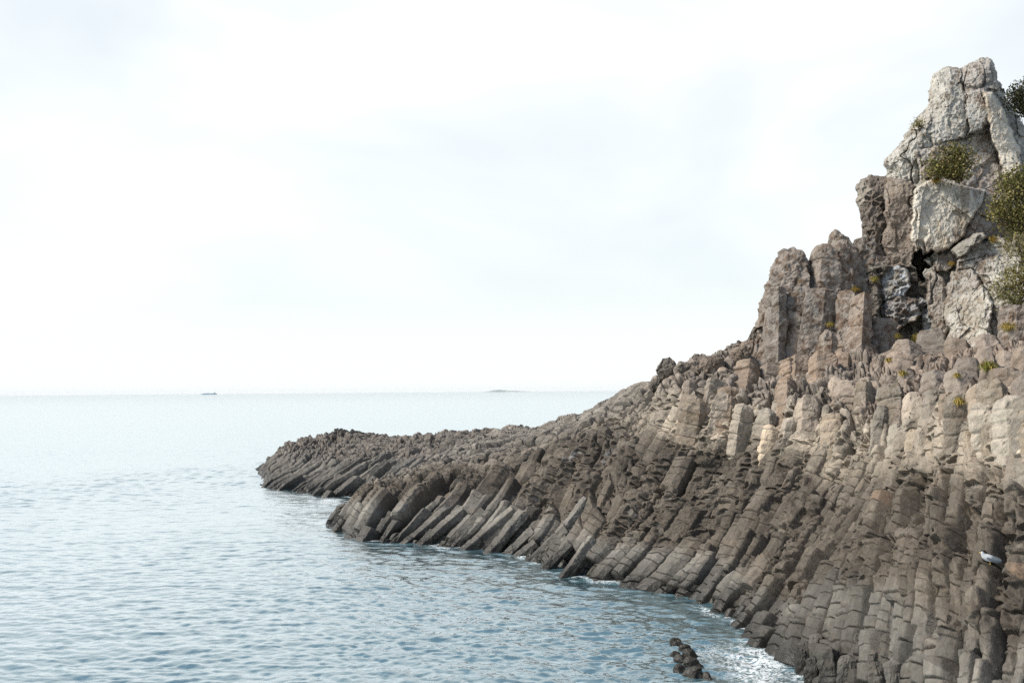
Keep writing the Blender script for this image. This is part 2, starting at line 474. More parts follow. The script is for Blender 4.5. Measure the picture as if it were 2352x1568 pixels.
# finer joints: every few decimetres across each column, staggered
cr = tj / 0.36 + 0.55 * vn2(tj * 0.9, ID * 3.17, 58) + 2.2 * hsh(ID, None, 5) + 0.25 * fbm2(sc * 2, tt * 2, 2, 55)
jc = np.abs(cr - np.round(cr)) * 0.36
Hc = Hc + (0.05 + 0.02 * near_f) * (hsh(ID, np.round(cr - 0.5), 19) - 0.5) * (1 - 0.7 * far_f)
Hc = Hc - 0.10 * np.exp(-(jc / 0.015) ** 2) * (hsh(ID, np.round(cr), 8) < 0.62 + 0.2 * near_f - 0.40 * far_f) * (0.35 + 0.65 * hsh(ID, np.round(cr), 81)) * (1 - 0.6 * rough)
rb1, rb2, rbc = worley2(Sg / 0.62, tt / 0.5, 410)
rub = (rbc - 0.4) * 0.55 + 0.25 * (1 - rb1 * rb1) - 0.25 * np.exp(-((rb2 - rb1) / 0.08) ** 2)
H = Hc + rough * (0.20 * pit + 0.03 * pit2 + 0.07 * fbm2(Sg * 1.7, tt * 1.7, 3, 31)) + plate * rub * 0.75
H = H + (0.014 + 0.022 * rough + 0.03 * plate) * fbm2(Sg * 5, tt * 5, 4, 61) + 0.07 * fbm2(Sg * 0.6, tt * 0.6, 2, 71)
crest = ss(nsl[3], nsl[4], Sg) * ss(3.7, 4.4, vj) * (1 - plate)
H = H * (1 - 0.6 * crest) + crest * (1.15 * rub + 0.06 * fbm2(Sg * 2.5, tt * 2.5, 4, 47))
H = H + upper * (1 - far_f) * 0.2 * pit * (fbm2(Sg * 0.5, tt * 0.5, 2, 88) > 0.05)
H = H * ss(-0.6, -0.2, Vg) if False else H
back = ss(5.6, 6.4, Vg)
H = H * (1 - 0.5 * back) + back * 0.5 * fbm2(Sg * 0.4, tt * 0.4, 4, 91)
Dd = norm(N - 0.12 * T * (rough + 0.5 * upper)[..., None] + np.array([0, 0, 0.0]))
V = G + Dd * H[..., None] - T * (rough * 0.13 * (1 + pit) + 0.10 * upper * (1 - far_f) * (1 + pit))[..., None]
NEARV = V
# colours of the zones
tint = lerp(GREY, DARK, ss(0.0, 0.7, vj - rs0))
tint = lerp(tint, SAND * (0.9 + 0.25 * fbm2(Sg * 0.9, tt * 0.9, 3, 66))[..., None], ss(2.75, 3.5, vj + 0.3 * far_f) * (1 - 0.75 * plate))
tint = lerp(tint, BROWN * 1.3, ss(3.8, 4.5, vj) * (1 - far_f))
tint = lerp(tint, np.array([0.16, 0.145, 0.128]), plate * 0.8)
tint = lerp(tint, np.array([0.165, 0.14, 0.118]) * (0.8 + 0.5 * rbc)[..., None], crest * 0.85)
tint = lerp(tint, np.array([0.27, 0.262, 0.245]), (rough * ss(-0.75, -0.98, pit) * 0.3))   # freshly hollowed floors are paler stone
wetrock = (1 - ss(nsl[2], nsl[4], Sg)) * (1 - ss(0.9, 1.7, vj))
tint = tint * (1 - 0.32 * wetrock)[..., None]
tint = tint * (0.72 + 0.54 * hsh(ID, np.floor(tt / 1.1 + 5 * hsh(ID, None, 2)), 4))[..., None]
rust = ((hsh(ID, np.floor(cr), 71) > 0.995) & (near_f > 0.3) & (Vg > 1.6) & (Vg < 3.9) & (rough < 0.75)).astype(float)
white = tri_range(fbm2(Sg * 0.8, tt * 0.55, 3, 123), 0.55, 0.75, 3, 4) * tri_range(Sg, nsl[6], nsl[7], nsl[8], nsl[9]) * ss(2.0, 2.5, Vg) * (1 - ss(3.2, 3.6, Vg)) * 0.5
mask = np.stack([0.12 * upper, rust, white, np.ones_like(rust)], -1)

def split_parts(root, V, tint, mask, ID, body_cut, pname, maxparts=100):
    """Each outer column strip becomes a part; what lies outside them stays the body's own mesh."""
    nu, nv, _ = V.shape
    F = gridF(nu, nv); Vf = V.reshape(-1, 3); tf = tint.reshape(-1, 3); mf = mask.reshape(-1, 4)
    fid = np.where(body_cut, -1, ID)[:-1, :-1].reshape(-1)
    ids, cnt = np.unique(fid[fid >= 0], return_counts=True)
    keep = set(ids[np.argsort(-cnt)][:maxparts].tolist())
    for k in [-1] + sorted(keep):
        sel = F[fid == k] if k >= 0 else F[~np.isin(fid, list(keep))]
        if not len(sel): continue
        u, inv = np.unique(sel.ravel(), return_inverse=True)
        m = mesh_from(pname if k >= 0 else root.name, local(Vf[u], root), inv.reshape(-1, 4), ROCK, tf[u], mf[u], smooth=False)
        if k >= 0: link(pname, m, root)
        else: link('bedrock', m, root)

headland = tag(empty('headland', (8, 35, 0)), 'steep headland slope of tilted grey basalt columns running into the sea', kind='structure')
split_parts(headland, V, tint, mask, ID, (Vg > 4.9) | (Vg < -0.5), 'basalt_column')
REG.append(V[::3, ::3].reshape(-1, 3))
BASE = G + N * 0.12
BASEV, BASEN, BASET = BASE[::4, ::4].reshape(-1, 3), N[::4, ::4].reshape(-1, 3), T[::4, ::4].reshape(-1, 3)

# ---------------- the far reef
reef_s = Surf(REEF, 2)
NSr = 760
sv2 = np.linspace(0, reef_s.S, NSr); vv2 = np.concatenate([np.linspace(-0.5, 4.3, 330), np.linspace(4.35, 6, 40)])
G2 = reef_s.grid(sv2, vv2); N2, T2 = frames(G2)
t2 = np.concatenate([np.zeros((NSr, 1)), np.cumsum(np.linalg.norm(np.diff(G2, axis=1), axis=2), axis=1)], 1)
S2 = np.repeat(sv2[:, None], len(vv2), 1); V2 = np.repeat(vv2[None], NSr, 0)
sc2 = S2 + 0.25 * fbm2(S2 * 0.3, t2 * 0.25, 2, 203) + 0.04 * fbm2(S2 * 2, t2 * 2, 2, 204)
vj2 = V2 + 0.4 * fbm2(S2 * 0.22, t2 * 0.3, 3, 209)
plate2 = ss(1.5, 2.5, vj2)
cove = tri_range(S2, reef_s.sl[4], reef_s.sl[5], reef_s.sl[7], reef_s.sl[8])
Hr, ID2 = columns(reef_s.S, sc2, t2, lambda s: 0.95, (1.0 + 0.9 * cove) * (1 - 0.75 * plate2), 0.12, 0.6, 3.0, 500)[:2]
q1, q2, qc = worley2(S2 / 0.85, t2 / 0.6, 510)
rub2 = (qc - 0.4) * 0.6 + 0.25 * (1 - q1 * q1) - 0.25 * np.exp(-((q2 - q1) / 0.09) ** 2)
Hr = Hr + plate2 * rub2 * 0.8 + (0.03 + 0.05 * plate2) * fbm2(S2 * 4, t2 * 4, 4, 221) + 0.12 * fbm2(S2 * 0.5, t2 * 0.5, 3, 231)
Vr = G2 + N2 * Hr[..., None]
tr = lerp(GREY * 0.92, np.array([0.165, 0.148, 0.13]), plate2)
tr = tr * (0.86 + 0.28 * hsh(ID2, np.floor(t2 / 2.3), 4))[..., None]
mr = np.stack([0 * S2, 0 * S2, 0 * S2, np.ones_like(S2)], -1)
reef = tag(empty('reef', (-12, 80, 0)), 'low dark rock reef tapering into the open sea beyond the cove', kind='structure')
split_parts(reef, Vr, tr, mr, ID2, (V2 > 4.2) | (V2 < -0.4), 'basalt_column')
REG.append(Vr[::3, ::3].reshape(-1, 3))

# ------------------------------------------------------------------ single columns and blocks
def surf_at(x, y, tol=10.0):
    """Point, normal and uphill direction of the bare near slope at pixel (x, y)."""
    px, py, d = PRJ
    k = np.hypot(px - x, py - y) < tol
    if not k.any(): k = np.hypot(px - x, py - y) < tol * 4
    i = np.where(k)[0]; i = i[np.argmin(np.hypot(px[i] - x, py[i] - y) + 6 * (d[i] - d[i].min()))]
    return BASEV[i], BASEN[i], BASET[i]
PRJ = proj(BASEV)

def facets(Q, size, seed):
    f1, f2, cid, cc = worley3(Q / size, seed)
    rs = np.stack([vn3(cc * 3.1, seed + 1), vn3(cc * 3.1, seed + 2), vn3(cc * 3.1, seed + 3)], -1)
    return ((Q / size - cc) * rs).sum(-1) * 1.1 + (cid - 0.5) * 0.55

def prism(A, B, r, sides=6, seed=0, up=np.array([0, 0, 1.0]), na=54, nl=46, cap=0.25, corner=0.16, rot=None, jit=0.16, rgh=0.02, joint=0.45, taper=0.0, bend=0.0, squash=1.0, fac=0.0):
    """A weathered basalt column from A (buried foot) to B (broken top)."""
    rs = np.random.default_rng(seed + 9000)
    ax = B - A; Ln = np.linalg.norm(ax); a = ax / Ln
    e1 = np.cross(a, up); e1 = e1 / np.linalg.norm(e1); e2 = np.cross(e1, a)
    ang = (np.arange(sides) + rs.uniform(-jit, jit, sides)) / sides * 2 * np.pi + (rs.uniform(0, 6) if rot is None else rot)
    rad = r * rs.uniform(1 - jit, 1 + jit, sides)
    poly = np.stack([np.cos(ang) * rad, np.sin(ang) * rad * squash], -1)
    # resample the outline with softened corners
    th = np.linspace(0, sides, na, endpoint=False); k = th.astype(int); f = (th - k)[:, None]
    p0, p1, p2 = poly[k % sides], poly[(k + 1) % sides], poly[(k + 2) % sides]
    m0, m1 = (p0 + p1) / 2, (p1 + p2) / 2
    edge = np.where(f < 0.5, m0 + (p1 - m0) * 2 * f, p1 + (m1 - p1) * (2 * f - 1))
    sm = m0 * (1 - f) ** 2 + p1 * 2 * f * (1 - f) + m1 * f ** 2
    q = edge * (1 - corner) + sm * corner
    ls = np.concatenate([np.linspace(0, 1, nl), np.full(7, 1.0)])
    sc_ = np.concatenate([np.ones(nl), np.array([0.97, 0.9, 0.78, 0.6, 0.4, 0.2, 0.02])])
    capz = np.concatenate([np.zeros(nl), cap * r * (1 - np.array([0.97, 0.9, 0.78, 0.6, 0.4, 0.2, 0.02]) ** 2)])
    rr = sc_ * (1 + taper * (1 - ls))
    # round the top shoulder and pinch the joints
    top = (1 - ls) * Ln / r
    rr = rr * np.where(sc_ == 1, 1 - cap * 0.55 * np.exp(-(top / (0.25 + cap)) ** 1.5), 1 - cap * 0.55)
    jp = np.cumsum(rs.uniform(0.6, 1.5, 40)) * joint + rs.uniform(0, joint)
    seg = np.searchsorted(jp, ls * Ln)
    dj = np.min(np.abs(ls[:, None] * Ln - jp[None]), 1)
    rr = rr * (1 - 0.09 * np.exp(-(dj / 0.04) ** 2)) * (1 + rs.uniform(-0.055, 0.055, 60)[seg])
    ofs = rs.uniform(-0.055, 0.055, (60, 2))[seg] * r
    tilt = rs.uniform(-0.22, 0.22, 2)
    X = q[:, None, 0] * rr[None] + ofs[None, :, 0]; Y = q[:, None, 1] * rr[None] + ofs[None, :, 1]
    near_top = np.exp(-top / 0.8)[None]
    Z = ls[None] * Ln + capz[None] + (tilt[0] * X + tilt[1] * Y) * near_top
    P = A + X[..., None] * e1 + Y[..., None] * e2 + Z[..., None] * a
    P = P + (bend * r * np.sin(ls * np.pi))[None, :, None] * e2
    nrm = norm(P - (A + Z[..., None] * a) + near_top[..., None] * a * r * 0.4)
    P = P + nrm * (rgh * 1.6 * fbm3(P, 1.6, 3, seed) + rgh * fbm3(P, 6, 3, seed + 5))[..., None]
    if fac: P = P + nrm * (fac * facets(P * np.array([1, 1, 0.6]), max(0.35, r * 1.1), seed % 97 + 300) + 0.4 * fac * facets(P, max(0.16, r * 0.4), seed % 97 + 340))[..., None]
    return P

def colour_of(P, base, seed=0, var=0.2):
    f = np.clip(0.5 + 0.5 * fbm3(P, 0.9, 3, seed), 0, 1)
    k = np.random.default_rng(seed).uniform(1 - var, 1 + var)
    return (np.array(base)[None, :] * k) * (0.85 + 0.3 * f[..., None])

def add_rock(name, P, parent, base, mask=(0, 0, 0), seed=0, wrap=True, maskfun=None):
    nu, nv, _ = P.shape
    Vf = P.reshape(-1, 3)
    tn = colour_of(Vf, base, seed)
    mk = np.tile(np.array(mask, float), (len(Vf), 1))
    if maskfun is not None: tn, mk = maskfun(Vf, tn, mk)
    F = gridF(nu, nv, wrap)
    # outward winding
    a, b, c = Vf[F[:, 0]], Vf[F[:, 1]], Vf[F[:, 2]]
    if (np.cross(b - a, c - a) * (a - Vf.mean(0))).sum() < 0: F = F[:, ::-1]
    m = mesh_from(name, local(Vf, parent), F, ROCK, tn, mk, smooth=False)
    REG.append(Vf)
    return link(name, m, parent)

# prisms along the waterline of the far part of the slope: (foot px, top px, width px)
PR = [((912,1243),(1000,1158),22),((945,1245),(1022,1172),27),((982,1248),(1064,1174),30),((1040,1258),(1112,1176),31),((1086,1262),(1186,1174),42),
      ((1138,1262),(1206,1180),36),((1180,1268),(1228,1218),36),((1206,1273),(1234,1250),28),((1252,1270),(1308,1214),34),
      ((1290,1230),(1352,1150),30),((1322,1300),(1366,1240),36),((1268,1296),(1312,1250),30)]
for i, (p, q, wpx) in enumerate(PR):
    a, n, t = surf_at(*p); b, n2, t2_ = surf_at(*q)
    r = wpx / FPX * a[1] * 0.515
    dirn = norm(b - a)
    P = prism(a + n * r * 0.25 - dirn * 0.9, b + n2 * r * 0.12, r, sides=6 if i % 3 else 5, seed=i, up=n, rot=R(90 + 18 + 9 * (i % 3)), cap=0.10, corner=0.12, rgh=0.018, joint=1.1, fac=0.03)
    add_rock('basalt_column', P, headland, GREY * 0.98, seed=i)

# ---------------- terrace of sandy column tops above the slope
terrace = tag(empty('column_terrace', tuple(pt(1900, 950, 38))), 'stepped terrace of rounded sandy brown basalt column tops above the grey slope', 'rock terrace')
cnt = 0
for row in range(6):
    y0 = 1010 - row * 41
    x = 1560 + 50 * row * 0.25 + (row % 2) * 27
    while x < 2420:
        wpx = random.choice((42, 46, 52, 58, 64)) * random.uniform(0.92, 1.08) * (1.0 + 0.2 * (x > 2100)) * (0.8 if row == 0 else 1.0)
        yy = y0 + random.uniform(-20, 20) + 0.05 * (x - 1900)
        xx = x + random.uniform(-8, 8)
        sky_y = np.interp(xx, [1500, 1560, 1620, 1690, 1760], [905, 880, 868, 838, 800])
        if yy > sky_y and yy < 1050 and random.random() < (0.45, 0.7, 0.85, 0.9, 0.9, 0.9)[row]:
            a, n, t = surf_at(xx, yy)
            r = wpx / FPX * a[1] * 0.58
            ax = norm(t * 0.85 + np.array([0.06, 0.02, 0.42]) + np.random.default_rng(cnt).normal(0, 0.05, 3))
            hgt = random.uniform(0.1, 0.95)
            lo = a + n * r * random.uniform(0.15, 0.55)
            P = prism(lo - ax * 2.3 - n * (0.75 + 0.6 * r), lo + ax * hgt, r, sides=random.choice((5, 6, 6, 7)), seed=200 + cnt, up=n, fac=0.04, cap=random.uniform(0.2, 0.42) * (0.7 if yy < 900 else 1), corner=random.uniform(0.1, 0.4), rgh=0.022, joint=0.42, jit=0.24, na=48, nl=56, taper=0.1)
            up_f = min(1, max(0, (995 - yy) / 90))
            base = (SAND * (1 - up_f) + (BROWN * 1.35) * up_f) * random.uniform(0.68, 1.2) * np.array(random.choice(((1, 1, 1), (1.05, 0.985, 0.91), (0.97, 1.0, 1.02))))
            if xx > 2120: base = base * 0.85 + GREY * 0.2
            add_rock('basalt_column', P, terrace, base, (0.15, 0.35 if (cnt % 47 == 5) else 0.0, 0), seed=200 + cnt)
            cnt += 1
        x += wpx * 1.0
for i, (p, q, wpx) in enumerate([((2250,1085),(2272,884),64),((2300,1065),(2322,924),66),((2140,1065),(2178,910),62),((2192,1060),(2212,938),52),((2095,1020),(2120,926),46),((2348,1105),(2358,932),58),((2030,985),(2046,892),58),((1962,960),(1984,880),52),((2215,1120),(2232,1000),48)]):
    a, n, t = surf_at(*p); b, n2, t2_ = surf_at(*q)
    r = wpx / FPX * a[1] * 0.54; b = pt(q[0], q[1], a[1] + 0.9)
    dirn = norm(b - a)
    P = prism(a - dirn * 0.7 - n * (1.0 * r + 0.5), b, r, sides=6, seed=800 + i, up=n, fac=0.045, cap=0.28, corner=0.15, rgh=0.025, joint=0.5, jit=0.2, na=64, nl=80, taper=0.12)
    add_rock('basalt_column', P, terrace, SAND * np.array([1, .93, .85]) * (0.72, 0.66, 0.58, 0.8, 0.66, 0.75, 0.55, 0.55, 0.9)[i], (0.2, 0.55 if i == 2 else 0, 0), seed=800 + i)


# ---------------- brown cliff of big columns
cliff = tag(empty('column_cliff', tuple(pt(1880, 830, 42))), 'brown cliff of tall thick basalt columns standing above the terrace', 'cliff')
BIG = [ # foot, top, width px, distance, sides
 ((1782,838),(1786,664),54,43.2),((1822,840),(1842,676),56,43.4),((1806,705),(1818,600),106,44.6),((1868,842),(1888,672),76,43.2),((1884,700),(1892,582),78,44.4),
 ((1898,838),(1902,764),34,42.2),((1938,842),(1950,674),60,42.6),((1966,852),(1978,682),58,42.0),((1932,690),(1938,580),104,44.8),((1926,610),(1927,552),60,45.6),
 ((1745,850),(1758,756),40,44.4),((1712,858),(1722,790),46,44.8),((2020,870),(2030,742),60,42.4),((2078,880),(2086,800),64,40.6),((1975,640),(1990,560),60,45.4),
 ((2128,905),(2132,822),62,39.2),((2190,920),(2196,846),66,37.6),((2052,930),(2056,870),56,39.4),((2250,930),(2256,850),64,35.6),((2320,900),(2328,712),60,35.4),((2016,690),(2024,600),62,45.0),
 ((2300,960),(2304,872),62,31.0)]
for i, (p, q, wpx, D) in enumerate(BIG):
    a, b = pt(*p, D), pt(*q, D + 0.5)
    r = wpx / FPX * D * (0.515 if i not in (2, 4, 8, 9, 14, 20) else 0.56)
    dirn = norm(b - a)
    dark = i in (8, 9, 14, 20, 2)
    P = prism(a - dirn * 1.2, b, r, sides=6, seed=600 + i, up=np.array([0, -1.0, 0.2]), fac=0.075, cap=0.22 if i not in (2, 4, 8, 9) else 0.5, corner=0.1 if i not in (2, 4, 8, 9) else 0.4, rgh=0.035 if not dark else 0.09, joint=2.6, jit=0.22, na=72, nl=70, taper=0.12, rot=R(90 + 20 * (i % 3)))
    add_rock('basalt_column', P, cliff, BROWN * np.array([1.08, 0.96, 0.87]) * ((0.7, 0.86, 1.0)[i % 3] if not dark else 0.68), (0.3, 0, 0), seed=600 + i)

# ---------------- blocks traced by outline, with depth
def block(outline, D, thick, seed=0, p=4.5, tilt=(0, 0), facet=0.25, fsize=1.4, rgh=0.06, nth=220, nr=64, pits=0.0, grow=1.0):
    """A rock mass whose front outline is given in the photograph, at distance D, thick metres deep front to back."""
    O = np.array([pt(x, y, D) for x, y in outline]); c = O.mean(0)
    vd = norm(c - np.array([0, 0, CAMH])); ex = norm(np.cross(vd, np.array([0, 0, 1.0]))); ez = np.cross(ex, vd)
    q = np.stack([(O - c) @ ex, (O - c) @ ez], -1)
    th = np.arctan2(q[:, 1], q[:, 0]); o = np.argsort(th); th, rad = th[o], np.hypot(q[:, 0], q[:, 1])[o]
    # walk along the straight outline edges in angle
    qq = q[o]; ts = np.linspace(-np.pi, np.pi, nth, endpoint=False); rr = np.zeros(nth)
    n = len(qq)
    for k, a in enumerate(ts):
        j = np.searchsorted(th, a) % n; i0 = (j - 1) % n
        A_, B_ = qq[i0], qq[j]; d = np.array([math.cos(a), math.sin(a)])
        e = B_ - A_; den = d[0] * e[1] - d[1] * e[0]
        rr[k] = (A_[0] * e[1] - A_[1] * e[0]) / den if abs(den) > 1e-9 else np.hypot(*A_)
    rr = np.clip(rr, 0.02, rad.max() * 1.05) * grow
    phi = np.linspace(-np.pi / 2, np.pi / 2, 2 * nr + 1)          # front pole ... back pole
    cs, sn = np.cos(phi), np.sin(phi)
    rho = np.abs(cs) ** (2 / p); dep = np.sign(sn) * np.abs(sn) ** (2 / p)
    X = np.cos(ts)[:, None] * rr[:, None] * rho; Z = np.sin(ts)[:, None] * rr[:, None] * rho
    Y = (dep * thick * 0.5)[None] + 0 * X
    front = (1 - (dep[None] + 1) / 2)
    Y = Y + (tilt[0] * X + tilt[1] * Z) * 1.0
    P = c + X[..., None] * ex + Z[..., None] * ez + Y[..., None] * vd
    f1, f2, cid, cc = worley3(P / fsize, seed)
    rs = np.stack([vn3(cc * 3.1, seed + 1), vn3(cc * 3.1, seed + 2), vn3(cc * 3.1, seed + 3)], -1)
    fac = ((P / fsize - cc) * rs).sum(-1) * 0.9 + (cid - 0.5) * 0.5 - 0.12 * np.exp(-((f2 - f1) / 0.03) ** 2)
    nrm = norm(np.stack([X / rr.max(), Y / (thick * 0.5), Z / rr.max()], -1))
    nrm = nrm[..., :1] * ex + nrm[..., 1:2] * vd + nrm[..., 2:3] * ez
    inner = 0.35 + 0.65 * (1 - rho[None] ** 6)
    Ps = P * np.array([1.0, 1.0, 0.55])
    rid = 1 - 2 * np.abs(fbm3(Ps, 1.5, 4, seed + 21, 0.55))
    g1, g2, gc, gcc = worley3(P / (fsize * 0.38), seed + 60)
    rs2 = np.stack([vn3(gcc * 3.1, seed + 61), vn3(gcc * 3.1, seed + 62), vn3(gcc * 3.1, seed + 63)], -1)
    fac2 = ((P / (fsize * 0.38) - gcc) * rs2).sum(-1) + (gc - 0.5) * 0.6
    h1, h2, hc, hcc = worley3(P * np.array([1, 1, 0.7]) / (fsize * 0.13), seed + 80)
    rs3 = np.stack([vn3(hcc * 3.1, seed + 81), vn3(hcc * 3.1, seed + 82), vn3(hcc * 3.1, seed + 83)], -1)
    fac3 = ((P * np.array([1, 1, 0.7]) / (fsize * 0.13) - hcc) * rs3).sum(-1) + (hc - 0.5) * 0.7
    disp = facet * 1.5 * fac * inner + facet * 0.55 * fac2 * inner + facet * 0.2 * fac3 + rgh * (0.5 * fbm3(P, 0.9, 3, seed + 11) + 0.45 * rid + 0.45 * fbm3(P, 5.0, 4, seed + 15, 0.65))
    if pits:
        g1, g2, gc, _ = worley3(P / 0.42, seed + 40)
        disp = disp - pits * ss(0.1, 0.35, g2 - g1) * gc
    return P + nrm * disp[..., None]

def patches(sc, thr, col, seed, lo=None):
    def f(Vf, tn, mk):
        m = ss(thr, thr + 0.15, fbm3(Vf, sc, 4, seed))[:, None]
        return tn * (1 - m) + np.array(col) * m, mk
    return f

# ---------------- the crag: one fractured wall of rock, split where its faces change
PKG = PALE * 0.92
OUT = np.array([(1996,660),(1984,600),(1982,572),(1978,508),(1967,472),(1964,425),(1975,412),(1993,402),(2014,400),(2032,404),(2036,395),(2029,380),(2031,366),(2040,360),(2050,345),(2068,324),(2084,300),(2097,281),(2112,262),(2126,249),(2130,225),(2133,202),(2136,180),(2142,170),(2160,160),(2183,150),(2195,154),(2206,156),(2230,141),(2252,132),(2270,131),(2282,136),(2290,160),(2297,188),(2306,206),(2320,235),(2335,258),(2356,290),(2420,400),(2500,560),(2500,990),(2140,990),(2040,960),(1985,920),(1985,760)], float)
# polygon, step in distance, roughness, pits, colour, (lichen, rust, droppings), which thing
PLATES = [
 ([(2000,100),(2520,100),(2520,1000),(1980,1000)], 0.0, 1.0, 0.0, PKG * 0.62, (0.4,0,0), 'peak'),
 ([(2070,340),(2138,140),(2190,140),(2215,200),(2228,300),(2190,345),(2100,345)], 0.0, 1.2, 0.05, PALE * 0.82, (0.55,0,0), 'peak'),
 ([(2190,120),(2285,110),(2310,206),(2262,205),(2272,290),(2225,312),(2215,200)], -0.2, 1.0, 0.03, np.array([0.30,0.31,0.30]), (0.5,0,0), 'peak'),
 ([(2262,205),(2286,215),(2312,270),(2345,360),(2356,430),(2320,445),(2290,350),(2268,270)], -0.8, 0.6, 0.0, PALE * 1.5, (0.15,0,0), 'peak'),
 ([(2300,200),(2340,240),(2520,560),(2420,580),(2352,430),(2345,360),(2312,270)], 0.3, 1.2, 0.05, PALE * 0.6, (0.45,0,0), 'peak'),
 ([(2010,350),(2097,270),(2130,300),(2152,345),(2112,400),(2100,425),(2010,404)], 0.1, 1.3, 0.05, PALE * 0.75, (0.6,0,0), 'peak'),
 ([(2100,345),(2225,312),(2272,300),(2292,350),(2320,445),(2262,445),(2200,425),(2145,409),(2112,400)], -0.1, 1.2, 0.05, BROWN * 1.35, (0.5,0,0), 'peak'),
 ([(2034,404),(2100,420),(2106,500),(2102,580),(2090,612),(2036,612),(2028,560),(2034,470)], 0.25, 0.8, 0.02, BROWN * 0.95, (0.18,0,0), 'tower'),
 ([(1950,400),(2034,390),(2036,470),(2030,560),(2036,612),(1970,620),(1960,500)], 0.9, 1.6, 0.14, BROWN * 0.66, (0.12,0,0), 'tower'),
 ([(2104,425),(2145,405),(2200,422),(2263,438),(2258,475),(2240,505),(2216,538),(2182,568),(2150,584),(2098,580),(2096,500)], -0.9, 0.8, 0.0, PALE * 1.3, (0.25,0,0), 'peak'),
 ([(2216,535),(2262,442),(2320,445),(2330,560),(2240,562),(2190,572)], 0.1, 0.8, 0.0, BROWN * 1.15, (0.35,0,0), 'peak'),
 ([(2200,602),(2235,560),(2275,545),(2340,555),(2520,560),(2520,720),(2330,690),(2276,690),(2235,612),(2195,645)], -0.9, 0.9, 0.03, PALE * 1.05, (0.5,0,0), 'peak'),
 ([(2182,574),(2200,556),(2258,530),(2270,543),(2240,562),(2205,596),(2186,600)], -1.4, 0.6, 0.04, PALE * 0.62, (0.3,0,0), 'peak'),
 ([(2172,650),(2190,625),(2235,612),(2276,690),(2278,740),(2276,838),(2205,843),(2180,800),(2168,720)], -1.5, 0.9, 0.02, PALE * 1.05, (0.5,0,0), 'peak'),
 ([(2128,628),(2150,622),(2174,650),(2170,720),(2182,800),(2160,836),(2140,800),(2132,700)], -0.8, 0.7, 0.0, PALE * 1.1, (0.35,0,0), 'peak'),
 ([(2150,586),(2185,572),(2202,602),(2178,626),(2140,622)], -0.3, 0.7, 0.0, BROWN * 1.1, (0.3,0,0), 'peak'),
 ([(2276,690),(2322,685),(2330,790),(2318,826),(2276,838)], -1.2, 0.7, 0.02, PALE * 0.9, (0.4,0,0), 'peak'),
 ([(2322,690),(2520,700),(2520,840),(2318,832)], -1.8, 0.7, 0.03, BROWN * 1.05, (0.2,0,0), 'peak'),
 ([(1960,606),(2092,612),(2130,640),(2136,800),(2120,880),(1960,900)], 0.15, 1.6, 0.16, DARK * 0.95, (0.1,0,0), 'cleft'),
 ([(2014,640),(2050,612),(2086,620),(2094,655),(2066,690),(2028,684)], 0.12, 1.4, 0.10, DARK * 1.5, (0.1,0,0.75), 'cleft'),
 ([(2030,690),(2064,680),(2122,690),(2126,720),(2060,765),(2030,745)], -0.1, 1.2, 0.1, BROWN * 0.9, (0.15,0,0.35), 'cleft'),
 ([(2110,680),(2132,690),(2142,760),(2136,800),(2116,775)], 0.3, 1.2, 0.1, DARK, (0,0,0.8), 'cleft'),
 ([(2096,584),(2108,576),(2116,582),(2120,592),(2132,588),(2138,578),(2142,582),(2136,594),(2122,602),(2134,610),(2142,612),(2136,619),(2124,616),(2120,640),(2112,634),(2108,616),(2096,606)], 1.9, 0.6, 0.0, DARK * 0.8, (0,0,0), 'cleft'),
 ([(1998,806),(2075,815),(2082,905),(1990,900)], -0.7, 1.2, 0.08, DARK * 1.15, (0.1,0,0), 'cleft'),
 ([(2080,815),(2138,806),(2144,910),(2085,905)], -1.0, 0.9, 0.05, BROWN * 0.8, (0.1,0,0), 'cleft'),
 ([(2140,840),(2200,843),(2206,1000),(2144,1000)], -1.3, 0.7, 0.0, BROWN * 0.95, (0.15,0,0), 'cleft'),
 ([(2202,846),(2275,840),(2287,1000),(2206,1000)], -1.6, 0.7, 0.0, BROWN * 1.1, (0.2,0,0), 'cleft'),
 ([(2276,838),(2332,830),(2345,1000),(2287,1000)], -1.9, 0.7, 0.0, BROWN * 1.05, (0.2,0,0), 'cleft'),
 ([(2332,832),(2520,838),(2520,1000),(2345,1000)], -2.3, 0.7, 0.0, BROWN, (0.15,0,0), 'cleft'),
]
def inside(poly, X, Y):
    p = np.asarray(poly, float); r = np.zeros(X.shape, bool); n = len(p)
    for i in range(n):
        (x0, y0), (x1, y1) = p[i], p[(i + 1) % n]
        if y0 == y1: continue
        c = ((Y >= min(y0, y1)) & (Y < max(y0, y1))) & (X < x0 + (Y - y0) * (x1 - x0) / (y1 - y0))
        r ^= c
    return r
def edist(poly, X, Y):
    p = np.asarray(poly, float); d = np.full(X.shape, 1e6); n = len(p)
    for i in range(n):
        A_, B_ = p[i], p[(i + 1) % n]; e = B_ - A_
        u = np.clip(((X - A_[0]) * e[0] + (Y - A_[1]) * e[1]) / (e @ e), 0, 1)
        d = np.minimum(d, np.hypot(X - A_[0] - u * e[0], Y - A_[1] - u * e[1]))
    return d
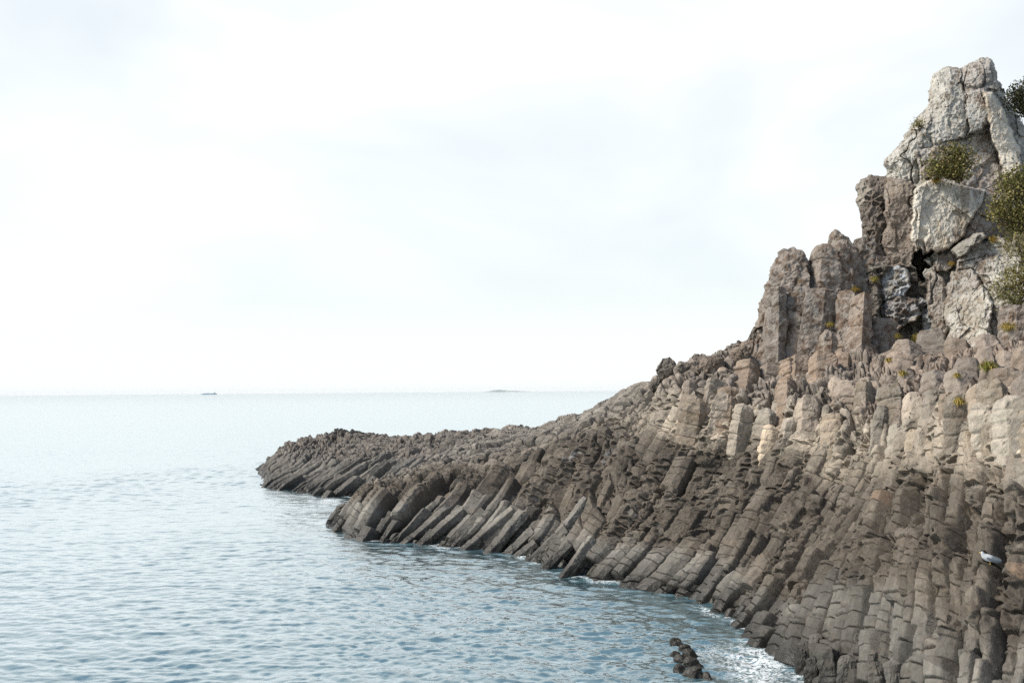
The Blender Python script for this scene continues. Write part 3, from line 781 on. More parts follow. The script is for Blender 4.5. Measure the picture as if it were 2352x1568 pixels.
def crag():
    st = 1.5
    gx, gy = np.arange(1950, 2506, st), np.arange(120, 1000, st)
    X, Y = np.meshgrid(gx, gy, indexing='ij')
    wx = X + 3.0 * fbm2(X / 14, Y / 14, 4, 701, 0.6); wy = Y + 3.0 * fbm2(X / 14 + 30, Y / 14, 4, 702, 0.6)
    ins = inside(OUT, wx, wy)
    px = 44.5 / FPX                                              # metres per picture pixel on the wall
    D = 44.2 + (600 - Y) * 0.0055 - np.clip(X - 2080, 0, 400) * np.clip((Y - 350) / 250, 0, 1) * 0.010
    pid = np.zeros(X.shape, int); bd = np.full(X.shape, 1e3)
    wx2 = X + 5.5 * fbm2(X / 26, Y / 26, 4, 711, 0.55); wy2 = Y + 5.5 * fbm2(X / 26 + 30, Y / 26, 4, 712, 0.55)
    for k, pl in enumerate(PLATES):
        m = inside(pl[0], wx2, wy2); d = edist(pl[0], wx2, wy2)
        pid = np.where(m, k, pid); bd = np.where(m, d, np.minimum(bd, d))
    rs = np.random.default_rng(77)
    step = np.array([p[1] for p in PLATES]); tx = rs.uniform(-0.010, 0.010, len(PLATES)); ty = rs.uniform(-0.006, 0.008, len(PLATES))
    tx[0] = ty[0] = 0
    cx_ = np.array([np.mean([q[0] for q in p[0]]) for p in PLATES]); cy_ = np.array([np.mean([q[1] for q in p[0]]) for p in PLATES])
    rgh = np.array([p[2] for p in PLATES])[pid]; pits = np.array([p[3] for p in PLATES])[pid]
    R_ = step[pid] + tx[pid] * (X - cx_[pid]) + ty[pid] * (Y - cy_[pid])
    for _ in range(2):                                            # worn, not knife-sharp, edges between faces
        R_ = (R_ + np.roll(R_, 1, 0) + np.roll(R_, -1, 0) + np.roll(R_, 1, 1) + np.roll(R_, -1, 1)) / 5
    Q = np.stack([X * px, Y * px, pid * 3.7], -1)
    Qv = Q * np.array([1.0, 0.62, 1.0])
    rel = 0.34 * facets(Qv, 2.1, 721) + 0.17 * facets(Qv + 5, 0.85, 731) + 0.075 * facets(Q + 9, 0.34, 741) + 0.03 * facets(Q + 3, 0.14, 751)
    rel += 0.16 * np.exp(-(bd * px / 0.05) ** 2) + 0.05 * np.exp(-(bd * px / 0.22) ** 2)       # open joints
    rel += rgh * (0.05 * fbm2(X * px * 2.2, Y * px * 1.6, 5, 761, 0.62) + 0.022 * fbm2(X * px * 9, Y * px * 9, 3, 771))
    g1, g2, gc = worley2(X * px / 0.36, Y * px / 0.30, 781)
    rel += pits * 1.6 * ss(0.05, 0.4, g2 - g1) * gc
    # long steep cracks down the faces
    cr = np.abs(vn2(X * px * 0.8 + 0.35 * fbm2(X * px, Y * px, 3, 791), Y * px * 0.16, 792))
    rel += 0.22 * np.exp(-(cr / 0.025) ** 2)
    ed = edist(OUT, wx, wy) * px
    wrap_ = np.clip(1 - ed / 1.1, 0, 1)
    front = D + R_ + rel + 1.5 * (1 - np.sqrt(np.clip(1 - wrap_ ** 2, 0, 1)))
    back_ = np.maximum(front + 0.5, 47.5 + 4.0 * (1 - wrap_ ** 2) + (600 - Y) * 0.0055 + 0.5 * fbm2(X * px * 0.6, Y * px * 0.6, 3, 799))
    dirs = np.stack([(X - 1176) / FPX, (784 - Y) / FPX, -np.ones_like(X)], -1) @ CR.T
    dirs = dirs / dirs[..., 1:2]
    O0 = np.array([0, 0, CAMH])
    Vf, Vb = O0 + dirs * front[..., None], O0 + dirs * back_[..., None]
    # colours
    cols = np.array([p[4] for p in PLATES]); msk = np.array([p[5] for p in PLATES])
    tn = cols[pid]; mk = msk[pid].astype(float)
    fp = fbm2(X * px * 0.55, Y * px * 0.5, 4, 811, 0.6)
    pale = cols[:, 0][pid] > 0.24
    st1 = ss(0.08, 0.38, fp) * pale * (cols[:, 0][pid] < 0.48)
    tn = lerp(tn, BROWN * 1.2, st1 * 0.8)
    fs = fbm2(X * px * 1.3, Y * px * 0.35, 4, 821, 0.6)           # run-off streaks
    tn = tn * (1 - ss(0.0, 0.45, fs)[..., None] * np.array([0.36, 0.42, 0.48]) * (0.3 + 0.7 * pale)[..., None])
    fq = fbm2(X * px * 0.7 + 20, Y * px * 0.7, 4, 831, 0.6)
    tn = lerp(tn, PALE * 0.95, ss(0.3, 0.5, fq) * (~pale) * 0.45)
    tn = tn * (0.9 + 0.2 * hsh(pid, None, 3))[..., None]
    nx, ny = X.shape
    F = gridF(nx, ny)
    keepv = ins.reshape(-1)
    kf = keepv[F].all(1); F = F[kf]
    fp_ = pid.reshape(-1)[F[:, 0]]
    V = np.concatenate([Vf.reshape(-1, 3), Vb.reshape(-1, 3)]); nV = nx * ny
    tnA = np.concatenate([tn.reshape(-1, 3), tn.reshape(-1, 3) * 0 + BROWN]); mkA = np.concatenate([mk.reshape(-1, 3), 0 * mk.reshape(-1, 3)])
    E = np.concatenate([F[:, [0, 1]], F[:, [1, 2]], F[:, [2, 3]], F[:, [3, 0]]])
    key = np.minimum(E[:, 0], E[:, 1]).astype(np.int64) * (2 * nV) + np.maximum(E[:, 0], E[:, 1])
    u, idx, cnt_ = np.unique(key, return_index=True, return_counts=True)
    B_ = E[idx[cnt_ == 1]]
    side = np.stack([B_[:, 1], B_[:, 0], B_[:, 0] + nV, B_[:, 1] + nV], 1)
    backF = F[:, ::-1] + nV
    a_, b_, c_ = V[F[0, 0]], V[F[0, 1]], V[F[0, 2]]
    flip = np.cross(b_ - a_, c_ - a_)[1] > 0
    roots = {'peak': tag(empty('rock_peak', tuple(pt(2230, 800, 45))), 'tall pale lichen-covered rock peak crowning the headland', 'rock peak'),
             'tower': tag(empty('rock_tower', tuple(pt(2030, 580, 45))), 'dark brown overhanging rock tower leaning out beside the pale peak', 'rock tower'),
             'cleft': tag(empty('cleft_rock', tuple(pt(2070, 850, 43))), 'dark pitted rock mass with white bird droppings in the cleft below the peak', 'rock mass')}
    def emit(Fs, root, nm):
        if not len(Fs): return
        if flip: Fs = Fs[:, ::-1]
        uu, inv = np.unique(Fs.ravel(), return_inverse=True)
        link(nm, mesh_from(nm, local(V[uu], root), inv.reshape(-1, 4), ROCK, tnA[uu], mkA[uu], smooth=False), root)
    # every connected face is a part of its own
    cells = -np.ones((nx - 1) * (ny - 1), int); fc = np.where(kf)[0]; cells[fc] = fp_
    lab = -np.ones(len(cells), int); nl = 0
    for c0 in fc.tolist():
        if lab[c0] >= 0: continue
        lab[c0] = nl; stack = [c0]; k0 = cells[c0]
        while stack:
            c = stack.pop(); r_ = c % (ny - 1)
            for q in ((c + 1) if r_ < ny - 2 else -1, (c - 1) if r_ > 0 else -1, c + ny - 1, c - ny + 1):
                if 0 <= q < len(cells) and lab[q] < 0 and cells[q] == k0:
                    lab[q] = nl; stack.append(q)
        nl += 1
    lf = lab[fc]
    big = np.bincount(lf); small = {}
    for l_ in range(nl):
        sel = F[lf == l_]
        emit(sel, roots[PLATES[fp_[np.argmax(lf == l_)]][6]], 'rock_face' if big[l_] > 60 else 'rock_chip')
    for key_, root in roots.items():
        ks = [k for k, pl in enumerate(PLATES) if pl[6] == key_]
        sp_ = pid.reshape(-1)[B_[:, 0]]
        emit(np.concatenate([backF[np.isin(fp_, ks)], side[np.isin(sp_, ks)]]), root, 'rear_face')
    REG.append(Vf[ins])
crag()

# boulders along the skyline and wet ones in the water
BO = [
 ([(1508,850),(1524,824),(1536,823),(1552,836),(1548,862),(1520,874)], 46.6, 1.0, DARK * 1.35, 'angular grey boulder jutting up on the skyline above the sea horizon', 'boulder'),
 ([(1490,884),(1500,872),(1516,872),(1520,896),(1496,902)], 46.0, 0.7, DARK * 1.35, 'small grey boulder below the angular one at the skyline', 'boulder'),
 ([(1548,846),(1562,832),(1586,838),(1588,862),(1552,866)], 46.4, 0.8, DARK * 1.35, 'round grey boulder just right of the angular skyline boulder', 'boulder'),
 ([(1596,848),(1620,818),(1660,820),(1668,846),(1620,862)], 46.4, 1.2, BROWN * 1.1, 'flat-topped brown boulder on the skyline left of the cliff', 'boulder'),
 ([(1660,842),(1680,805),(1712,790),(1724,820),(1712,850)], 46.2, 1.2, BROWN * 0.95, 'dark brown boulder leaning against the foot of the cliff', 'boulder'),
 ([(1716,782),(1730,752),(1752,742),(1758,790),(1730,806)], 45.4, 1.0, DARK, 'pitted black boulder below the leftmost cliff column', 'boulder'),
 ([(1752,742),(1750,690),(1756,668),(1772,690),(1772,740)], 45.2, 0.8, DARK, 'narrow ragged black rock on the left edge of the cliff', 'boulder'),
 ([(774,1170),(776,1163),(800,1152),(806,1156),(800,1166),(782,1174)], 53.0, 0.6, GREY * 0.6, 'slanting dark slab sticking out of the water at the cove mouth', 'slab'),
]
for i, (o_, D, th_, colr, lab, cat) in enumerate(BO):
    if i < 5:
        s_ = surf_at(np.mean([q[0] for q in o_]), max(q[1] for q in o_))[0][1]; D = s_ + 0.15
    P = block(o_, D, th_, seed=4000 + 50 * i, facet=0.16, fsize=0.6, rgh=0.06, nth=90, nr=30, p=2.8, pits=0.08 if i in (5, 6) else 0.02)
    ob = add_rock('boulder' if cat == 'boulder' else 'rock_slab', P, None, colr, (0.1, 0, 0), seed=4000 + i)
    tag(ob, lab, cat)

WBF = 1
WB = [(1553,1476,13,9,'flat dark wet boulder farthest out in the cluster awash in foam'),(1575,1488,15,9,'long wet boulder behind the paired round ones in the foam cluster'),
      (1553,1502,12,9,'wet round boulder on the seaward edge of the foam cluster'),(1583,1500,13,13,'tall wet boulder nearest the shore in the foam cluster'),
      (1565,1514,13,12,'pale topped wet boulder in the middle of the foam cluster'),(1560,1536,12,13,'wet knob at the low end of the foam cluster beside open water'),
      (1588,1522,18,15,'largest wet boulder of the cluster in the foam'),(1592,1545,19,12,'broad low wet boulder at the front of the foam cluster'),
      (1624,1552,10,8,'small black boulder standing apart from the cluster in the foam')]
for i, (x, y, rx, ry, lab) in enumerate(WB):
    c = wpt(x, y + ry * 0.5); k = c[1] / FPX
    r_ = rx * k * 1.55; lean = np.array([-0.45 + 0.1 * (i % 3), 0.25, 0.8])
    P = prism(c - lean * 1.2 + np.array([0, 0, -0.2]), c + lean * ry * k * 0.75, r_, sides=5 + i % 2, seed=5100 + i, na=48, nl=40, fac=0.05, cap=0.45, corner=0.45, rgh=0.02, joint=0.4, jit=0.22)
    tag(add_rock('wet_boulder', P, None, GREY * 1.0, seed=5000 + i), lab, 'boulder', 'wet boulders awash in the foam')

SH = [(1850,1500,22,20,'rounded wet boulder at the shore where the foam runs in'),(1912,1515,30,22,'big smooth dark boulder at the foot of the nearest columns'),
      (1872,1540,26,24,'block shaped wet boulder at the bottom edge of the water'),(1950,1545,34,30,'broad dark boulder below the nearest smooth columns'),(2010,1520,24,20,'smooth grey boulder wedged between the nearest columns'),(2060,1552,34,26,'dark boulder at the bottom edge right of the broad one'),(1880,1478,18,14,'small dark knob on the foot of the near columns')]
for i, (x, y, rx, ry, lab) in enumerate(SH):
    a, n, t = surf_at(x, y); k = a[1] / FPX
    c = pt(x, y, a[1] - 0.05); lean = norm(t * 0.7 + np.array([-0.1, 0, 0.5]))
    P = prism(c - lean * 1.6 - n * 0.35, c + lean * ry * k * 0.8 + n * 0.08, rx * k * 0.95, sides=5 + i % 2, seed=4700 + i, up=n, na=56, nl=44, fac=0.06, cap=0.4, corner=0.4, rgh=0.022, joint=0.45, jit=0.2)
    tag(add_rock('boulder', P, None, GREY * 0.72, seed=4600 + i), lab, 'boulder', 'boulders at the near shore')

# ------------------------------------------------------------------ sea
def sea():
    # a polar sheet: fine in front of the slope, coarse elsewhere
    th = np.concatenate([np.linspace(-math.pi, -0.62, 40)[:-1], np.linspace(-0.62, 0.62, 900), np.linspace(0.62, math.pi, 40)[1:]])
    r = np.concatenate([[0.5, 6, 11], 15 * (260 / 15) ** np.linspace(0, 1, 1300), 260 * (12000 / 260) ** np.linspace(0, 1, 60)[1:]])
    TH, RR = np.meshgrid(th, r, indexing='ij')
    X, Y = RR * np.sin(TH), RR * np.cos(TH)
    rs = np.random.default_rng(5)
    Z = np.zeros_like(X); 
    near_rock = np.zeros_like(X)
    warp = 0.8 * fbm2(X * 0.12, Y * 0.12, 2, 15); warp2 = 0.8 * fbm2(X * 0.12 + 50, Y * 0.12, 2, 16)
    for k in range(64):
        lam = 0.20 * (1.9 / 0.20) ** (k / 63.0) * rs.uniform(0.9, 1.1)
        dirn = R(-100) + rs.normal(0, 0.55)
        kx, ky = math.cos(dirn) * 2 * math.pi / lam, math.sin(dirn) * 2 * math.pi / lam
        a = 0.0060 * lam ** 0.3
        fade = np.clip(1.6 - RR / (lam * 120), 0, 1)
        ph = kx * (X + warp) + ky * (Y + warp2) + rs.uniform(0, 6.28)
        s_ = np.sin(ph)
        Z += a * fade * (s_ + 0.25 * np.cos(2 * ph)) 
    gust = 0.75 + 0.65 * fbm2(X * 0.05, Y * 0.03, 3, 19)
    Z *= np.clip(gust, 0.25, 1.4)
    # foam: along the rocks and in the surge at the near corner
    WL = np.array([wpt(*l[0])[:2] if len(l[0]) == 2 else np.array(l[0][1:3]) for l in NEAR] + [np.array(REEF[k][0][1:3]) if REEF[k][0][0] == 'w' else wpt(*REEF[k][0])[:2] for k in range(7, 0, -1)])
    d = np.full(X.shape, 1e3)
    for k in range(len(WL) - 1):
        A_, B_ = WL[k], WL[k + 1]; e = B_ - A_
        u = np.clip(((X - A_[0]) * e[0] + (Y - A_[1]) * e[1]) / (e @ e), 0, 1)
        d = np.minimum(d, np.hypot(X - A_[0] - u * e[0], Y - A_[1] - u * e[1]))
    px, py, _ = proj(np.stack([X, Y, 0 * X], -1))
    band = np.exp(-(d / 0.75) ** 2) * ss(0.0, 0.45, fbm2(X * 0.5, Y * 0.5, 2, 27))
    surge = np.exp(-((px - 1745) / 85) ** 2 - ((py - 1530) / 75) ** 2) + 0.5 * np.exp(-((px - 1610) / 70) ** 2 - ((py - 1500) / 40) ** 2)
    cove = 1.0 * np.exp(-((px - 755) / 40) ** 2 - ((py - 1152) / 11) ** 2) + 0.9 * np.exp(-((px - 615) / 45) ** 2 - ((py - 1100) / 10) ** 2)
    l1 = 1.0 * np.exp(-((px - 1025) / 60) ** 2 - ((py - 1252) / 9) ** 2) + 1.0 * np.exp(-((px - 1220) / 40) ** 2 - ((py - 1278) / 9) ** 2)
    front = ((Y > 3) & (RR < 250)).astype(float)
    foam = np.clip(np.maximum.reduce([0.8 * band, surge, cove, l1]), 0, 1) * front
    Z += 0.05 * foam * fbm2(X * 1.2, Y * 1.2, 2, 29)
    V = np.stack([X, Y, Z], -1).reshape(-1, 3)
    F = gridF(len(th), len(r))
    # keep the sheet facing up
    a, b, c = V[F[0, 0]], V[F[0, 1]], V[F[0, 2]]
    if np.cross(b - a, c - a)[2] < 0: F = F[:, ::-1]
    m = bpy.data.materials.new('sea_water'); m.use_nodes = True
    t = m.node_tree; l = t.links; b = t.nodes['Principled BSDF']
    geo = nd(t, 'ShaderNodeNewGeometry'); at = nd(t, 'ShaderNodeAttribute', attribute_name='mask')
    def noise(scale, sx, sy, detail=3, rough=0.55, dist=0.0):
        mp_ = nd(t, 'ShaderNodeMapping', i_Scale=(sx, sy, 1)); n = nd(t, 'ShaderNodeTexNoise', i_Scale=scale, i_Detail=detail, i_Roughness=rough, i_Distortion=dist)
        l.new(geo.outputs['Position'], mp_.inputs[0]); l.new(mp_.outputs[0], n.inputs['Vector']); return n
    fine = noise(3.2, 0.6, 1.0, 4, 0.6, 0.3); mid = noise(0.55, 0.45, 1.0, 4, 0.55, 0.4); big = noise(0.02, 0.25, 1.0, 5, 0.6)
    bm = nd(t, 'ShaderNodeBump', i_Strength=0.55, i_Distance=0.06); l.new(fine.outputs[0], bm.inputs['Height'])
    bm2 = nd(t, 'ShaderNodeBump', i_Strength=0.5, i_Distance=0.16); l.new(mid.outputs[0], bm2.inputs['Height']); l.new(bm.outputs[0], bm2.inputs['Normal'])
    swl = noise(0.13, 0.30, 1.0, 4, 0.6, 0.3)
    bm3 = nd(t, 'ShaderNodeBump', i_Strength=0.45, i_Distance=0.5); l.new(swl.outputs[0], bm3.inputs['Height']); l.new(bm2.outputs[0], bm3.inputs['Normal']); bm2 = bm3
    l.new(bm2.outputs[0], b.inputs['Normal'])
    # foam lace
    f1 = noise(2.6, 1, 1, 6, 0.62, 1.6); f2 = noise(9.0, 1, 1, 5, 0.65, 0.8)
    ab = nd(t, 'ShaderNodeMath', operation='SUBTRACT', i_1=0.5); l.new(f1.outputs[0], ab.inputs[0])
    ab2 = nd(t, 'ShaderNodeMath', operation='ABSOLUTE'); l.new(ab.outputs[0], ab2.inputs[0])
    vein = nd(t, 'ShaderNodeMapRange', i_1=0.0, i_2=0.13, i_3=1.0, i_4=0.0); l.new(ab2.outputs[0], vein.inputs[0])
    m1 = nd(t, 'ShaderNodeMath', operation='MULTIPLY'); l.new(vein.outputs[0], m1.inputs[0]); l.new(at.outputs['Color'], m1.inputs[1])
    m2 = nd(t, 'ShaderNodeMath', operation='MULTIPLY'); l.new(f2.outputs[0], m2.inputs[0]); l.new(m1.outputs[0], m2.inputs[1])
    fr = nd(t, 'ShaderNodeMapRange', i_1=0.15, i_2=0.36, i_3=0.0, i_4=1.0); l.new(m2.outputs[0], fr.inputs[0])
    mixc = nd(t, 'ShaderNodeMixRGB'); mixc.inputs[1].default_value = (0.078, 0.150, 0.175, 1); mixc.inputs[2].default_value = (0.62, 0.65, 0.66, 1)
    l.new(fr.outputs[0], mixc.inputs[0]); l.new(mixc.outputs[0], b.inputs['Base Color'])
    rg = nd(t, 'ShaderNodeMapRange', i_1=0.0, i_2=1.0, i_3=0.04, i_4=0.7); l.new(fr.outputs[0], rg.inputs[0]); l.new(rg.outputs[0], b.inputs['Roughness'])
    b.inputs['IOR'].default_value = 1.33; b.inputs['Specular IOR Level'].default_value = 0.0
    gl = nd(t, 'ShaderNodeBsdfGlossy', i_Color=(0.93, 0.97, 0.985, 1), i_Roughness=0.05); l.new(bm2.outputs[0], gl.inputs['Normal'])
    fz = nd(t, 'ShaderNodeFresnel', i_IOR=1.4); l.new(bm2.outputs[0], fz.inputs['Normal'])
    fm = nd(t, 'ShaderNodeMapRange', i_1=0.02, i_2=0.45, i_3=0.19, i_4=0.95); l.new(fz.outputs[0], fm.inputs[0])
    fi = nd(t, 'ShaderNodeMath', operation='SUBTRACT', i_0=1.0); l.new(fr.outputs[0], fi.inputs[1])
    fx = nd(t, 'ShaderNodeMath', operation='MULTIPLY'); l.new(fm.outputs[0], fx.inputs[0]); l.new(fi.outputs[0], fx.inputs[1])
    ms = nd(t, 'ShaderNodeMixShader'); l.new(fx.outputs[0], ms.inputs[0]); l.new(b.outputs[0], ms.inputs[1]); l.new(gl.outputs[0], ms.inputs[2])
    l.new(ms.outputs[0], t.nodes['Material Output'].inputs[0])
    mk = np.zeros((len(V), 4), np.float32); mk[:] = foam.reshape(-1, 1); mk[:, 3] = 1
    me = mesh_from('sea', V, F, m, mask=mk)
    return tag(link('sea', me), 'calm pale blue sea with small ripples reaching the horizon', kind='structure')
sea()

# ------------------------------------------------------------------ plants
def place(x, y, tol=7):
    k = np.hypot(RPX - x, RPY - y) < tol
    if not k.any(): k = np.hypot(RPX - x, RPY - y) < tol * 4
    i = np.where(k)[0]
    return RALL[i[np.argmin(RD[i])]]
RALL = np.concatenate(REG); RPX, RPY, RD = proj(RALL)

LEAF = flat_material('shrub_leaf', (0, 0, 0), 0.6, 0.2, 3.0, attr='tint')
BARK = flat_material('shrub_bark', (0.09, 0.065, 0.045), 0.9)
BLADE = flat_material('dry_grass_blade', (0, 0, 0), 0.7, 0.15, 3.0, attr='tint')

def tubes(paths, r0, r1, ns=5):
    Vs, Fs, o = [], [], 0
    for p in paths:
        p = np.array(p); n = len(p)
        tg = norm(np.gradient(p, axis=0)); e1 = norm(np.cross(tg, np.array([0.3, 0.9, 0.2]))); e2 = np.cross(tg, e1)
        rad = np.linspace(r0, r1, n)
        a = np.linspace(0, 2 * np.pi, ns, endpoint=False)
        q = p[None] + (np.cos(a)[:, None, None] * e1[None] + np.sin(a)[:, None, None] * e2[None]) * rad[None, :, None]
        Vs.append(q.reshape(-1, 3)); Fs.append(gridF(ns, n, True) + o); o += ns * n
    return np.concatenate(Vs), np.concatenate(Fs)

def bush(name, lobes, D, nleaf, label, leaf=0.095, needle=False, dens=1.0, group=None, palette=((0.15,0.135,0.04),(0.11,0.108,0.035),(0.19,0.16,0.055),(0.16,0.12,0.055)), foot=None, sprigs=90):
    """lobes: (x, y, rx, ry) in the photograph; leaves sit on sprigs that fill the lobes' volume."""
    rs = np.random.default_rng(int(abs(lobes[0][0] * 7 + lobes[0][1])))
    k = D / FPX
    ft = pt(*(foot or (lobes[0][0], lobes[0][1] + lobes[0][3])), D + 0.4)
    root = tag(empty(name, tuple(ft)), label, 'bush', group)
    areas = np.array([l[2] * l[3] for l in lobes], float); pr = areas / areas.sum()
    cl, paths = [], []
    nsp = sprigs
    for j in range(nsp):
        l = lobes[rs.choice(len(lobes), p=pr)]
        u = norm(rs.normal(size=3)); rad = rs.uniform(0.3, 1.3) ** 0.8
        c = pt(l[0], l[1], D) + np.array([u[0] * l[2] * k * rad, u[1] * min(l[2], l[3]) * k * rad * 0.8, u[2] * l[3] * k * rad])
        cl.append(c)
        mid = (ft + c) / 2 + rs.normal(size=3) * 0.12
        if j % 2 == 0: paths.append([ft + rs.normal(size=3) * 0.04, mid, c])
    cl = np.array(cl)
    n = nleaf
    ci = rs.integers(0, nsp, n)
    pos = cl[ci] + rs.normal(size=(n, 3)) * np.array([1, 1, 0.6]) * leaf * (2.3 if not needle else 2.6)
    dirv = norm(0.75 * rs.normal(size=(n, 3)) + np.array([0, -0.3, 0.7]) + 0.8 * norm(pos - cl[ci]) + (0.9 * norm(pos - cl[ci]) if needle else 0))
    side = norm(np.cross(dirv, norm(np.array([-0.3, -0.4, 0.8]) + 0.5 * rs.normal(size=(n, 3)))))
    ln = leaf * rs.uniform(0.7, 1.4, n)[:, None] * (1.5 if needle else 1); wd = ln * (0.12 if needle else 0.42)
    V = np.stack([pos, pos + dirv * ln * 0.5 + side * wd, pos + dirv * ln, pos + dirv * ln * 0.5 - side * wd], 1).reshape(-1, 3)
    F = np.arange(4 * n).reshape(-1, 4)
    pal = np.array(palette)
    sprig_c = pal[rs.choice(len(pal), nsp, p=[0.42, 0.3, 0.2, 0.08])] * rs.uniform(0.75, 1.3, (nsp, 1))
    tn = np.repeat(sprig_c[ci] * rs.uniform(0.88, 1.14, (n, 1)), 4, 0)
    link('foliage', mesh_from('foliage', V - ft, F, LEAF, tn, smooth=False), root)
    bv, bf = tubes(paths, 0.03, 0.008)
    link('branches', mesh_from('branches', bv - ft, bf, BARK), root)
    return root

bush('shrub', [(2172,392,36,17),(2206,378,24,30),(2150,374,24,9),(2185,352,28,9)], 43.2, 3400, 'olive green shrub in the hollow on the face of the pale peak', foot=(2205,415))
bush('shrub', [(2318,445,32,40),(2348,412,26,32),(2296,488,18,32),(2334,505,28,32),(2370,470,34,60)], 40.9, 5600, 'large olive bush overhanging the edge of the pale peak', foot=(2360,540), sprigs=170)
bush('shrub', [(2332,228,20,22),(2356,222,22,26),(2345,255,16,12)], 46.0, 2600, 'dark bush growing behind the summit of the peak', foot=(2360,270),
     palette=((0.045,0.05,0.022),(0.03,0.035,0.018),(0.06,0.06,0.025),(0.07,0.055,0.03)))
bush('shrub', [(2112,280,7,8),(2106,286,6,5)], 44.5, 420, 'tiny tuft-like bush on the left shoulder of the peak', foot=(2116,292), sprigs=16, leaf=0.05)
bush('pine_shrub', [(2338,558,18,10),(2348,590,18,9),(2328,630,16,8),(2352,640,20,13),(2340,684,24,13),(2308,664,18,10),(2356,610,14,9)], 38.2, 3000, 'needle-leaved pine shrub hanging down below the large olive bush', leaf=0.10, needle=True, foot=(2385,640), sprigs=110)

TUFT = [(2308,752,22,'thick yellow grass tuft hanging from a ledge under the pine shrub'),(2097,775,17,'yellow grass tuft beside the white stained cleft'),
        (2066,772,11,'small yellow tuft left of the cleft tuft, level with it'),(2262,846,24,'wide bright green-yellow grass tuft on the joint below the pale blocks'),
        (2066,858,12,'drooping yellow tuft at the foot of the dark pitted rock'),(2034,828,10,'low yellow tuft on the dark pitted rock'),
        (1909,752,11,'yellow tuft in the crack between two tall brown columns'),(2004,638,11,'green-yellow tuft on the dark rock above the columns'),
        (1968,664,10,'dry orange tuft on the ledge above the tall columns'),(2192,864,9,'small dry tuft on the brown block above the terrace'),
        (2189,606,9,'dry brown tuft in the gap beside the pale slab'),(2150,412,16,'orange grass tuft under the shrub on the peak'),
        (2282,548,14,'brown dry tuft under the large olive bush'),(2200,920,14,'sparse yellow tuft behind a terrace column')]
for i, (x, y, sz, lab) in enumerate(TUFT):
    p = place(x, y); k = p[1] / FPX
    rs = np.random.default_rng(900 + i)
    nb = 130; h = sz * k
    root = np.tile(p, (nb, 1)) + rs.normal(size=(nb, 3)) * h * 0.16 + np.array([0, -0.05, 0])
    d0 = norm(rs.normal(size=(nb, 3)) * np.array([0.8, 0.6, 0.3]) + np.array([0, -0.5, 0.9]))
    ln = h * rs.uniform(0.8, 1.5, nb)[:, None]
    sd = norm(np.cross(d0, np.array([0, 1.0, 0.2]))) * 0.008
    p1 = root + d0 * ln * 0.5; p2 = p1 + (d0 * 0.6 + np.array([0, -0.1, -0.55])) * ln * 0.5; p3 = p2 + (d0 * 0.3 + np.array([0, -0.1, -1.0])) * ln * 0.35
    V = np.stack([root - sd, root + sd, p1 - sd, p1 + sd, p2 - sd * .7, p2 + sd * .7, p3 - sd * .2, p3 + sd * .2], 1).reshape(-1, 3)
    q = np.array([[0, 1, 3, 2], [2, 3, 5, 4], [4, 5, 7, 6]])
    F = (np.arange(nb)[:, None, None] * 8 + q[None]).reshape(-1, 4)
    green = 0.55 if i in (3, 7) else 0.2
    c = np.where(rs.uniform(size=(nb, 1)) < green, np.array([[0.15, 0.17, 0.03]]), np.array([[0.36, 0.26, 0.07]]))
    if i in (8, 11, 12, 10): c = c * np.array([0.85, 0.78, 0.7])
    tn = np.repeat(c * rs.uniform(0.7, 1.3, (nb, 1)), 8, 0)
    o = link('grass_tuft', mesh_from('grass_tuft', V - p, F, BLADE, tn, smooth=False), None, tuple(p))
    tag(o, lab, 'grass tuft', 'grass tufts on the cliff')

